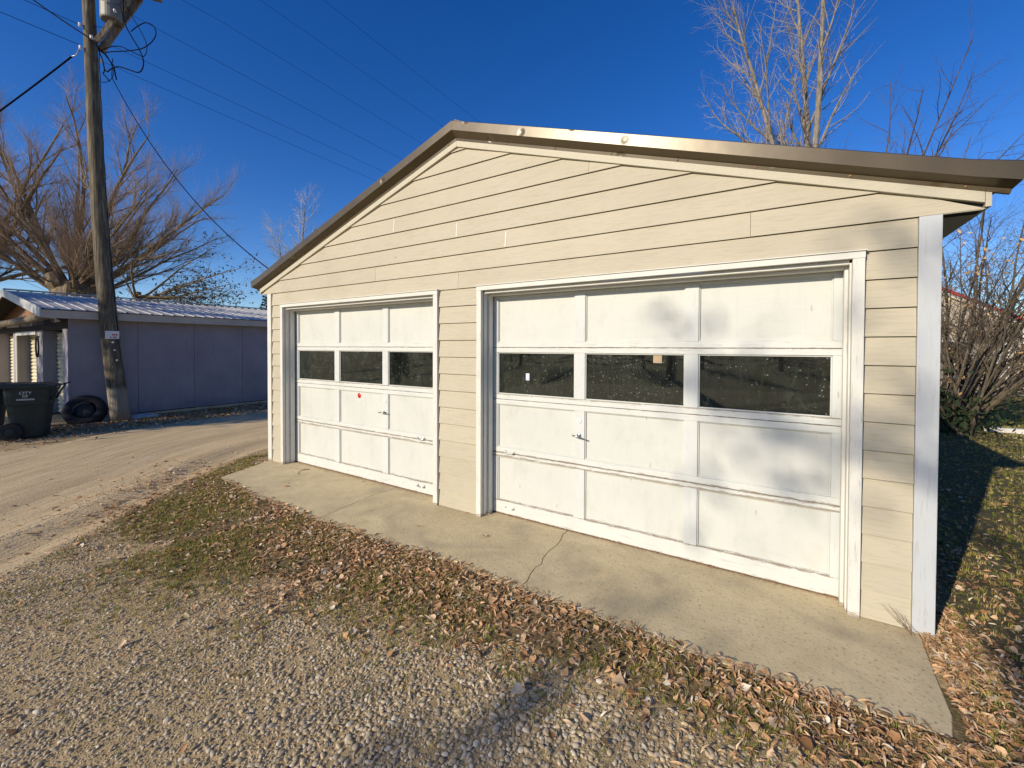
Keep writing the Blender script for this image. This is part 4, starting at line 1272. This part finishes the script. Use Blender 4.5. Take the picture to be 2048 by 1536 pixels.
# --- big multi-stemmed bush at the right
tr = Tree(81); r = tr.r
spec = [dict(mb=0, seg=9, wig=.07, up=.02, sides=6, taper=.25),
        dict(mb=1, n=9, len=.36, rel=True, ang=34, angv=14, up=.03, wig=.11, seg=6, sides=4, start=.18, rr=.5, rmax=.022),
        dict(mb=2, n=14, len=.75, ang=42, angv=18, up=.01, wig=.16, seg=4, sides=3, start=.08, rr=.6, rmax=.009, shrink=False)]
for i in range(58):
    az = r.uniform(-40, 240) if i > 22 else r.uniform(0, 75)
    el = r.uniform(28, 80); ln = r.uniform(4.6, 7.0)*(1 if el > 45 else .85)
    d = Vector((math.cos(R(az))*math.cos(R(el)), math.sin(R(az))*math.cos(R(el)), math.sin(R(el))))
    tr.branch(Vector((r.gauss(0,.22), r.gauss(0,.22), -.05)), d, ln, r.uniform(.018,.045), 0, spec)
BUSH = (9.65,9.2,0)
e = tree_obj("bush", tr, BUSH, ("bush_bark","bush_twig","bush_twig"), "big tangled bare bush with a few tan leaves at the garage's right corner", "bush", names=("stems","branches","twigs"))
r2 = random.Random(5)
tips = [t_ for t_ in tr.tips if r2.random() < .035 and t_[0].z < 4.0]
q = leaf_mesh(tips, .042, r2, 4, .09); o = link("leaves", mesh_of("leaves", q, M['bush_leaf']), e); o['kind'] = 'stuff'
q = MB()
for i in range(1300):
    a = r2.uniform(0,6.28); rr_ = abs(r2.gauss(0,.62)); c = Vector((math.cos(a)*rr_-.25, math.sin(a)*rr_, abs(r2.gauss(0,.42))))
    leaf_mesh([(c, c)], .07, r2, 1, .02, q)
o = link("undergrowth", mesh_of("undergrowth", q, M['conifer_needle']), e); o['kind'] = 'stuff'

# --- red-roofed house far right
house = empty("house", (15.0, 30, 0)); tag(house, "tan gabled house with dark red roof edges seen through the bush", "house")
HX0, HX1, HA = 9.0, 17.9, 13.0
def hpart(name, q, m, parent=None, **kw):
    o = obj(name, q, M[m], parent or house, **kw); o.location = (-15,-30,0) if parent is None else (0,0,0); return o
HS = .60
def HZ(x): return 5.92 - HS*abs(x-HA)
q = MB(); q.prism([(HX0+.4,0),(HX1-.4,0),(HX1-.4,HZ(HX1-.4)-.25),(HA,HZ(HA)-.25),(HX0+.4,HZ(HX0+.4)-.25)], 'y', 30.3, 40); hpart("wall", q, 'house_wall')
for xa, xb in [(HX0, HA), (HA, HX1)]:
    q = MB(); q.prism([(xa,HZ(xa)-.10),(xb,HZ(xb)-.10),(xb,HZ(xb)+.09),(xa,HZ(xa)+.09)], 'y', 30.0, 40.2); rf = hpart("roof", q, 'house_red')
    q = MB(); q.prism([(xa,HZ(xa)-.30),(xb,HZ(xb)-.30),(xb,HZ(xb)-.102),(xa,HZ(xa)-.102)], 'y', 30.08, 30.29); hpart("verge_board", q, 'trim_white')
for x0, x1, z0, z1 in [(14.2,15.5,.9,2.1),(11.0,12.4,.9,2.1)]:
    q = MB(); q.box(x0-.1,x1+.1,30.24,30.296,z0-.1,z1+.1); wf = hpart("window", q, 'trim_white')
    q = MB(); q.box(x0,x1,30.225,30.238,z0,z1); hpart("pane", q, 'dark_gap', wf)
q = MB(); q.box(16.1,17.0,30.24,30.296,0,2.05); dr = hpart("door", q, 'trim_white'); q = MB(); q.box(16.2,16.9,30.225,30.238,.05,1.95); hpart("door_leaf", q, 'grey_door_paint', dr)

# --- trees out of the picture, behind the camera: they throw the soft dappled shade
def shade_tree(seed, loc, h, label, leaves=0, dens=1.0, lean=(0,0), ang=42, up=.06, ll=.50, lsz=.10):
    tr = Tree(seed); r = tr.r
    spec = [dict(mb=0, seg=10, wig=.05, up=.03, sides=8, taper=.25),
            dict(mb=0, n=9 if ang < 50 else 15, len=ll, rel=True, ang=ang, angv=10, up=up, wig=.08, seg=7, sides=6, start=.25, rr=.5, taper=.2),
            dict(mb=1, n=8*dens, len=.42, rel=True, ang=38, angv=12, up=.05, wig=.1, seg=5, sides=4, start=.15, rr=.5),
            dict(mb=2, n=6*dens, len=.40, rel=True, ang=40, angv=14, up=.03, wig=.12, seg=3, sides=3, start=.12, rr=.5)]
    tr.branch(Vector((0,0,-.1)), Vector((lean[0],lean[1],1)), h, .018*h+.04, 0, spec)
    e = tree_obj("garden_tree", tr, loc, ("willow_bark","bush_twig","bush_twig"), label, "tree")
    if leaves:
        tp = [t_ for t_ in tr.tips if r.random() < leaves]
        q = leaf_mesh(tp, lsz, r, 4, .22); o = link("leaves", mesh_of("leaves", q, M['shade_leaf']), e); o['kind'] = 'stuff'
    return e
def toward_sun(x, y, t_): return (x + SUN_H.x*t_, y + SUN_H.y*t_, 0)
shade_tree(91, toward_sun(8.5, 0, 22.0), 12.6, "bare garden tree with some dry leaves, out of the picture behind the camera", .22, 1.25, ang=60, up=.02, ll=.44, lsz=.10)
shade_tree(97, toward_sun(-8.6, -1.5, 13.0), 9.0, "bushy garden tree across the alley, out of the picture", 1.0, 1.15)
shade_tree(103, toward_sun(-6.0, -1.6, 9.5), 6.5, "small leafy garden tree by the alley, out of the picture", 1.0, 1.15)
shade_tree(98, toward_sun(-6.9, 2.4, 18.0), 10.5, "tall garden tree across the alley, out of the picture", .8, 1.1)
ORD = "first second third fourth fifth sixth seventh eighth ninth tenth eleventh".split()
for k in range(11):
    conifer(200+k, (-24+k*5.2+random.uniform(-1,1), -34+random.uniform(-2,2)+abs(k-5)*.8, 0), random.uniform(6.5,9), 2.6, f"{ORD[k]} dark evergreen from the alley end of the windbreak row behind the camera", "windbreak row behind the camera")

# ================================================================ SCATTER (gravel, leaves, grass)
def proto(name, mb_, mat):
    me = mesh_of(name, mb_, mat, True); return bpy.data.objects.new(name, me)      # not linked: only instanced
def scatter(name, P, SCL, ROT, protos, label, kind='stuff'):
    """one object: a point mesh with per-point size and turn, instancing the small protos"""
    me = bpy.data.meshes.new(name); n = len(P)
    me.vertices.add(n); me.vertices.foreach_set("co", np.asarray(P, dtype=np.float32).ravel())
    a = me.attributes.new("scl", 'FLOAT_VECTOR', 'POINT'); a.data.foreach_set("vector", np.asarray(SCL, dtype=np.float32).ravel())
    a = me.attributes.new("rot", 'FLOAT_VECTOR', 'POINT'); a.data.foreach_set("vector", np.asarray(ROT, dtype=np.float32).ravel())
    a = me.attributes.new("idx", 'INT', 'POINT'); a.data.foreach_set("value", RNG.integers(0, len(protos), n).astype(np.int32))
    o = link(name, me)
    ng = bpy.data.node_groups.new(name, 'GeometryNodeTree')
    ng.interface.new_socket("Geometry", in_out='INPUT', socket_type='NodeSocketGeometry')
    ng.interface.new_socket("Geometry", in_out='OUTPUT', socket_type='NodeSocketGeometry')
    gi = ng.nodes.new("NodeGroupInput"); go = ng.nodes.new("NodeGroupOutput")
    iop = ng.nodes.new("GeometryNodeInstanceOnPoints"); jn = ng.nodes.new("GeometryNodeJoinGeometry")
    for pr_ in protos:
        oi = ng.nodes.new("GeometryNodeObjectInfo"); oi.inputs['Object'].default_value = pr_
        g2 = ng.nodes.new("GeometryNodeGeometryToInstance")
        ng.links.new(oi.outputs['Geometry'], g2.inputs[0]); ng.links.new(g2.outputs[0], jn.inputs[0])
    def attr(nm, ty):
        x = ng.nodes.new("GeometryNodeInputNamedAttribute"); x.data_type = ty; x.inputs['Name'].default_value = nm
        return x.outputs['Attribute']
    ng.links.new(gi.outputs[0], iop.inputs['Points']); ng.links.new(jn.outputs[0], iop.inputs['Instance'])
    iop.inputs['Pick Instance'].default_value = True
    ng.links.new(attr('idx', 'INT'), iop.inputs['Instance Index'])
    ng.links.new(attr('rot', 'FLOAT_VECTOR'), iop.inputs['Rotation'])
    ng.links.new(attr('scl', 'FLOAT_VECTOR'), iop.inputs['Scale'])
    ng.links.new(iop.outputs[0], go.inputs[0])
    md = o.modifiers.new("scatter", 'NODES'); md.node_group = ng
    tag(o, label, None, kind=kind)
    return o

import bmesh
from mathutils import noise as mnoise
def pebble_mesh(seed):
    b = bmesh.new(); bmesh.ops.create_icosphere(b, subdivisions=2, radius=1)
    o_ = Vector((seed*3.1, seed*1.7, 0))
    for v_ in b.verts: v_.co *= 1 + .28*mnoise.noise(v_.co*.9+o_)
    me = bpy.data.meshes.new("pebble"); b.to_mesh(me); b.free()
    me.materials.append(M['pebble_stone'])
    me.polygons.foreach_set("use_smooth", [True]*len(me.polygons))
    return me
PEB = [pebble_mesh(i) for i in range(4)]
def leaf_shape(kind, seed):
    rr = random.Random(seed); q = MB()
    if kind == 'long':           # narrow willow leaf, curled along its length
        n = 6; rr_w = rr.uniform(.075,.12); bend = rr.uniform(.2,1.9); tw = rr.uniform(-1.2,1.2)
        for i in range(n+1):
            f = i/n; wd = rr_w*math.sin(math.pi*min(1,f*.93+.04))**.8 + .004; x = f-.5; z = bend*(.25-(x*x))*.35; a = tw*x
            for s_ in (-1, 0, 1):
                q.v.append((x, s_*wd*math.cos(a), z + s_*wd*math.sin(a) + (.05 if s_ == 0 else .09)*0 + abs(s_)*wd*.55))
        for i in range(n):
            for j in range(2):
                a = i*3+j; q.f.append((a, a+1, a+4, a+3)); q.m.append(0)
    else:                        # broad cottonwood leaf
        prof_ = [(-.44,.0),(-.48,.13),(-.42,.27),(-.30,.36),(-.14,.38),(.04,.31),(.20,.20),(.34,.10),(.46,.03),(.54,.0)]
        c1 = rr.uniform(-.9,1.6); c2 = rr.uniform(-.5,.9)
        def zz(x, y): return c1*y*y*.9 + c2*x*x*.6 + .05*math.sin(9*x+seed)*abs(y)*2
        for x, wd in prof_:
            for s_ in (-1, -.5, 0, .5, 1):
                y = s_*wd*(1+.06*math.sin(x*30+seed)); q.v.append((x, y, zz(x, y)))
        for i in range(len(prof_)-1):
            for j in range(4):
                a = i*5+j; q.f.append((a, a+1, a+6, a+5)); q.m.append(0)
        q.tube([(-.5,0,zz(-.5,0)),(-.7,.03,.02),(-.85,.02,.06)], [.012,.01,.008], 3, cap=False)
    me = mesh_of("leaf", q, M['dry_leaf'], True)
    return me
LONG = [leaf_shape('long', i) for i in range(5)]
BROAD = [leaf_shape('broad', i) for i in range(5)]
def mk(me): return bpy.data.objects.new(me.name, me)
def grass_tuft(seed, n=9, h=1.0):
    rr = random.Random(seed); q = MB()
    for i in range(n):
        a = rr.uniform(0,6.28); x, y = rr.gauss(0,.22), rr.gauss(0,.22); hh = h*rr.uniform(.5,1); ln = rr.uniform(.1,.6); wd = rr.uniform(.03,.05)
        dx, dy = math.cos(a), math.sin(a); sx, sy = -dy*wd, dx*wd
        q.add([(x-sx,y-sy,0),(x+sx,y+sy,0),(x+sx*.8+dx*ln*.35,y+sy*.8+dy*ln*.35,hh*.6),(x-sx*.8+dx*ln*.35,y-sy*.8+dy*ln*.35,hh*.6),(x+dx*ln,y+dy*ln,hh)],
              [(0,1,2,3),(3,2,4)])
    return mesh_of("tuft", q, M['grass_blade'])
TUFT = [grass_tuft(i) for i in range(4)]

def in_view(x, y, margin=.9):
    """roughly inside what the camera or a neighbouring viewpoint can see of the ground"""
    D = Vector((x, y, 0)) - OC; z = D.dot(FW)
    if z < .9: return False
    px = D.dot(PS)/z
    return abs(px) < 1024/850 + margin/z and (1.7111/z) < (1536-694)/850 + margin/z
def inside_building(x, y):
    return (0 < x < 7.3 and y > .0) or (x < -6.95 and y > SY)
def on_slab(x, y):
    return .03 < x < 7.23 and y > slab_front(x)-.005 and y < .2 and x > .03 + (-y)*.36
def slab_edge_dist(x, y):
    """distance in front of the slab (positive outwards)"""
    if x < .33: return math.hypot(x-.33, min(0, y+.82)) if y < -.82 else max(0, .33-x)*.9
    if x > 7.2: return max(x-7.2, -.88-y)
    return slab_front(x) - y
def strip_width(x): return float(np.interp(x, [-1, 0, 1.2, 2.5, 3.7, 5, 6, 6.6, 8], [1.1, 1.25, 1.45, 1.35, 1.0, .74, .55, .5, 2]))

# --- pebbles: fully covering near the camera, thinning onto the road
P = []; S_ = []; Q_ = []
y = -4.4
cand = []
while y < 3.0:
    x = -3.0
    step = .0135
    while x < 7.6:
        keep = float(np.interp(x, [3, 5.2, 6.2], [1, .72, .55]))
        if RNG.random() < keep: cand.append((x+RNG.uniform(-.009,.009), y+RNG.uniform(-.009,.009)))
        x += step
    y += step
for x, y in cand:
    if not in_view(x, y): continue
    if inside_building(x, y) or on_slab(x, y): continue
    if x > 7.25 and y > -1.3: continue
    z = (Vector((x,y,0))-OC).dot(FW)
    if z > 8: continue
    rd = road_dist(x, y); sd = slab_edge_dist(x, y); sw = strip_width(x)*(1+.18*wob(x,y,3))
    dens = 1.0
    dens *= 1/(1+math.exp(-(rd-.05+.22*wob(x,y,1.6))/.10)) if rd < .8 else 1
    if -1.25 < rd < -.45: dens = max(dens, 1.0*math.exp(-((rd+.78+.12*wob(x,y,.6))/.13)**2))
    dens = max(dens, .035 if rd > -3 else .0)
    if sd < sw: dens *= .10 + .75*max(0, (sd/sw-.62)/.38)
    dens *= .74 + .40*wob(x,y,2.2)
    if x < 4.6 and rd > 0: dens *= float(np.interp(wob(x*.8+2,y*.8,.9) - .16*(4.6-x), [-.6,-.1,.4], [.42,.72,1.0]))
    if z > 4: dens *= .65
    if RNG.random() > dens: continue
    big = float(np.interp(x, [1, 4.0, 5.4, 6.5], [0, .25, .8, 1]))
    s0 = (.0045 + .0078*RNG.random()**2.3)*(.74+.50*big)
    if RNG.random() < .02: s0 *= 1.5
    P.append((x, y, ground_z(x, y) + s0*.22)); S_.append((s0*RNG.uniform(1,1.5), s0*RNG.uniform(.75,1.05), s0*RNG.uniform(.45,.7)))
    Q_.append((RNG.normal(0,.18), RNG.normal(0,.18), RNG.uniform(0,6.28)))
P = np.array(P); S_ = np.array(S_); Q_ = np.array(Q_)
# the 260 that show largest are objects of their own
dist = np.linalg.norm(P - np.array(OC), axis=1)
D_ = P - np.array(OC); zf = D_@np.array(FW); pxx = np.abs(D_@np.array(PS)/zf)*850; pyy = (1.7111/zf)*850
vis = (pxx < 1010) & (pyy < 830)
show = np.where(vis, S_[:,0]/dist, 0)
order = np.argsort(-show); bigi = order[:260]; rest = order[260:]
scatter("gravel", P[rest], S_[rest], Q_[rest], [mk(m_) for m_ in PEB], "grey and tan rounded gravel spread before the garage apron")
for i in bigi:
    o = bpy.data.objects.new("pebble", PEB[int(RNG.integers(0,4))]); COL.objects.link(o); o.parent = ground
    o.location = P[i]; o.rotation_euler = Q_[i]; o.scale = S_[i]

# --- dry leaves
LP = []; LS = []; LR = []; BP = []; BS = []; BR = []
def add_leaf(x, y, broad, z=None, flat=1.0, k=1.0):
    s0 = RNG.uniform(.020,.060) if not broad else RNG.uniform(.028,.058)
    s0 *= k
    zz = (ground_z(x, y) if z is None else z) + RNG.uniform(.004,.020)*flat
    rec = ((x,y,zz), (s0,s0,s0), (RNG.normal(0,.35*flat+.05), RNG.normal(0,.35*flat+.05), RNG.uniform(0,6.28)))
    A = (BP,BS,BR) if broad else (LP,LS,LR)
    for l_, v_ in zip(A, rec): l_.append(v_)
for _ in range(200000):          # strip between slab and gravel
    x = RNG.uniform(-1.6, 7.6); y = RNG.uniform(-3.6, .4)
    if on_slab(x,y) or inside_building(x,y) or not in_view(x,y): continue
    sd = slab_edge_dist(x,y); sw = strip_width(x); u = sd/sw
    d = np.interp(u, [0,.10,.35,.7,1,1.25,1.6], [.90,.95,.62,.34,.12,.025,.006])
    d *= np.interp(x, [-1.5,0,2,3.5,5,7.5], [.20,.36,.55,.95,1.0,1.0])
    if x < .2 and y > -.5: d *= .4
    d *= max(.15, .75 + .75*wob(x,y,2.5))
    if RNG.random() < d: add_leaf(x, y, RNG.random() < .14)
for _ in range(52000):          # lawn beside the garage
    x = 7.26 + RNG.random()**1.5*8.5; y = RNG.uniform(-3.6, 9.2)
    if not in_view(x,y,1.2): continue
    d = np.interp(y, [-4,-1,1.4,2.6,5,9.4], [.75,.95,.95,.36,.22,.12])*max(.2, .7+.6*wob(x,y,2))
    if RNG.random() < d: add_leaf(x, y, RNG.random() < .25, flat=1.2)
for _ in range(34000):          # drift along the shed
    x = -6.9 + abs(RNG.normal(0,1.0)); y = RNG.uniform(-3.5, 9.5)
    xl = interp_x(ROAD_L, y) + .25
    if x > xl + RNG.random()*.3 : continue
    d = .75*max(.2, .7+.6*wob(x,y,2))*np.interp(y,[-3.5,4,9.5],[1,.9,.4])
    if RNG.random() < d: add_leaf(x, y, RNG.random() < .3, k=1.5)
for _ in range(1600):           # strays on road and gravel
    x = RNG.uniform(-5, 6.5); y = RNG.uniform(-4, 5)
    if on_slab(x,y) or inside_building(x,y) or not in_view(x,y): continue
    if RNG.random() < .22: add_leaf(x, y, RNG.random() < .3, flat=.4)
# ragged fringe lapping over the slab edge
for _ in range(520):
    x = RNG.uniform(.5, 7.1); add_leaf(x, slab_front(x) + abs(RNG.normal(0,.022)), RNG.random()<.15, z=.0, flat=.8)
scatter("leaf_litter", LP, LS, LR, [mk(m_) for m_ in LONG], "curled narrow tan and brown fallen leaves over ground and lawn")
# broad leaves: the ones that show largest are separate
BPn = np.array(BP); BSn = np.array(BS); BRn = np.array(BR)
D_ = BPn - np.array(OC); zf = D_@np.array(FW); pxx = np.abs(D_@np.array(PS)/zf)*850; pyy = (1.7111/zf)*850
show = np.where((zf > .9)&(pxx < 1010)&(pyy < 830), BSn[:,0]/np.linalg.norm(D_,axis=1), 0); order = np.argsort(-show)
scatter("broad_leaf_litter", BPn[order[170:]], BSn[order[170:]], BRn[order[170:]], [mk(m_) for m_ in BROAD], "broad dry cottonwood leaves lying among the narrow ones")
for i in order[:170]:
    o = bpy.data.objects.new("leaf", BROAD[int(RNG.integers(0,5))]); COL.objects.link(o); o.parent = ground
    o.location = BPn[i]; o.rotation_euler = BRn[i]; o.scale = BSn[i]
# large leaves seen singly in the photograph
for k, (x, y, s0, z) in enumerate([(5.41,-1.68,.085,None),(5.82,-1.34,.085,None),(4.89,-1.15,.075,None),(4.14,-1.56,.07,None),(2.38,-1.74,.10,None),(5.05,-1.24,.06,None),(4.99,-1.10,.07,None),(6.62,-1.28,.085,None),(6.2,-1.14,.065,None)]):
    o = bpy.data.objects.new("leaf", BROAD[k % 5]); COL.objects.link(o); o.parent = ground
    o.location = (x, y, ground_z(x,y)+.022); o.rotation_euler = (RNG.normal(0,.12), RNG.normal(0,.12), RNG.uniform(0,6.28)); o.scale = (s0,s0,s0)
for k, (x, y, s0, br) in enumerate([(4.27,-.37,.06,1),(3.45,-.33,.05,0),(3.62,-.55,.045,0),(1.30,-.52,.09,0),(1.42,-.56,.07,1),(.95,-.04,.09,0),(2.22,.02,.08,0),(2.05,.04,.06,0),(3.78,-.04,.04,1),(5.15,-.50,.03,0),(2.9,-.55,.05,0),(4.02,.03,.06,0),(5.5,-.62,.03,0),(3.1,-.75,.05,0),(6.3,-.5,.03,0)]):
    o = bpy.data.objects.new("leaf", (BROAD if br else LONG)[k % 5]); COL.objects.link(o); o.parent = slab
    o.location = (x, y, .008); o.rotation_euler = (RNG.normal(0,.1), RNG.normal(0,.1), RNG.uniform(0,6.28)); o.scale = (s0,s0,s0*1.2)
# debris swept under the doors
P = []; S_ = []; Q_ = []
for _ in range(2600):
    i = 0 if RNG.random() < .66 else 1
    x = RNG.uniform(OX[i][0]+.02, OX[i][1]-.02); y = .148 - abs(RNG.normal(0,.030 if i == 0 else .012))
    P.append((x,y,.003)); s0 = RNG.uniform(.006,.022); S_.append((s0,s0*.7,s0*.6)); Q_.append((RNG.normal(0,.3),RNG.normal(0,.3),RNG.uniform(0,6.28)))
scatter("door_debris", P, S_, Q_, [mk(m_) for m_ in LONG], "crumbled brown leaf debris along the foot of the garage doors")

# --- grass
P = []; S_ = []; Q_ = []
def tuft(x, y, h):
    P.append((x, y, ground_z(x,y)+.002)); S_.append((h*.9, h*.9, h)); Q_.append((RNG.normal(0,.15), RNG.normal(0,.15), RNG.uniform(0,6.28)))
for _ in range(330000):
    x = RNG.uniform(-1.9, 7.5); y = RNG.uniform(-3.0, 1.2)
    if on_slab(x,y) or inside_building(x,y) or not in_view(x,y): continue
    sd = slab_edge_dist(x,y); sw = strip_width(x); u = sd/sw
    d = np.interp(u, [0,.08,.4,.85,1.05,1.3,1.8,2.2], [.25,.42,.62,.50,.22,.08,.02,0])
    d *= np.interp(x, [-1.9,-.8,0,1,3,5,7], [.12,.30,.75,1.0,.75,.45,.40])
    if road_dist(x, y) < .10 + .1*wob(x,y,5): continue
    w_ = wob(x+3,y-5,4.5) + .5*wob(x,y,9)
    d *= 1/(1+math.exp(-(w_-.02)/.12))*1.2
    if RNG.random() < d: tuft(x, y, RNG.uniform(.014,.034))
for _ in range(60000):
    x = 7.30 + RNG.random()**1.4*8; y = RNG.uniform(-3.4, 9.3)
    if not in_view(x,y,1.2): continue
    d = .50 + .5*wob(x,y,3)
    if RNG.random() < d: tuft(x, y, RNG.uniform(.018,.045))
for _ in range(3500):
    x = RNG.uniform(-6.9,-5.3); y = RNG.uniform(-2,6)
    if wob(x,y,5) > .25: tuft(x, y, RNG.uniform(.02,.07))
scatter("grass", P, S_, Q_, [mk(m_) for m_ in TUFT], "short sparse green and straw grass in the verge and lawn")
P = []; S_ = []; Q_ = []
for _ in range(16000):
    x = 9.2 + RNG.random()*12; y = RNG.uniform(9.8, 19)
    P.append((x, y, -.02)); h = RNG.uniform(.04,.09); S_.append((h,h,h)); Q_.append((RNG.normal(0,.15),RNG.normal(0,.15),RNG.uniform(0,6.28)))
scatter("far_grass_blades", P, S_, Q_, [mk(m_) for m_ in TUFT], "greener grass of the lawn beyond the pale kerb")

# --- dead weed stems at the garage's right corner and by the tyre
def weed(loc, n, h, seed, label, lean=(0,0,1)):
    tr = Tree(seed); spec = [dict(mb=0, seg=5, wig=.12, up=.02, sides=4, taper=.4), dict(mb=0, n=4, len=.3, rel=True, ang=35, up=.03, wig=.1, seg=3, sides=3, start=.3, rr=.6)]
    for i in range(n): tr.branch(Vector((tr.r.gauss(0,.015), tr.r.gauss(0,.01), 0)), Vector(lean)+tr.rv(.22), h*tr.r.uniform(.5,1), .0022, 0, spec)
    o = obj("dead_weed", tr.L[0], M['dead_stem'], loc=loc); tag(o, label, "weed"); return o
weed((7.21,-.075,-.005), 5, .26, 301, "thin dead weed stems leaning at the garage's right corner board", (-.6,-.1,.9))
weed((-5.95,-.22,-.03), 14, .42, 302, "dry tan weed clump in front of the old tyre")
weed((-6.6,1.9,-.03), 12, .5, 303, "dark weed clump against the shed's third wall sheet")
q = MB(); q.tube([(.98,.02,.004),(.93,-.06,.010),(.97,-.14,.006),(1.05,-.19,.004)], .003, 4); q.tube([(.93,-.06,.010),(.85,-.05,.012),(.78,-.08,.006)], .002, 4)
o = obj("twig", q, M['dead_stem']); tag(o, "small forked dead twig on the slab by the left door's jamb", "twig")
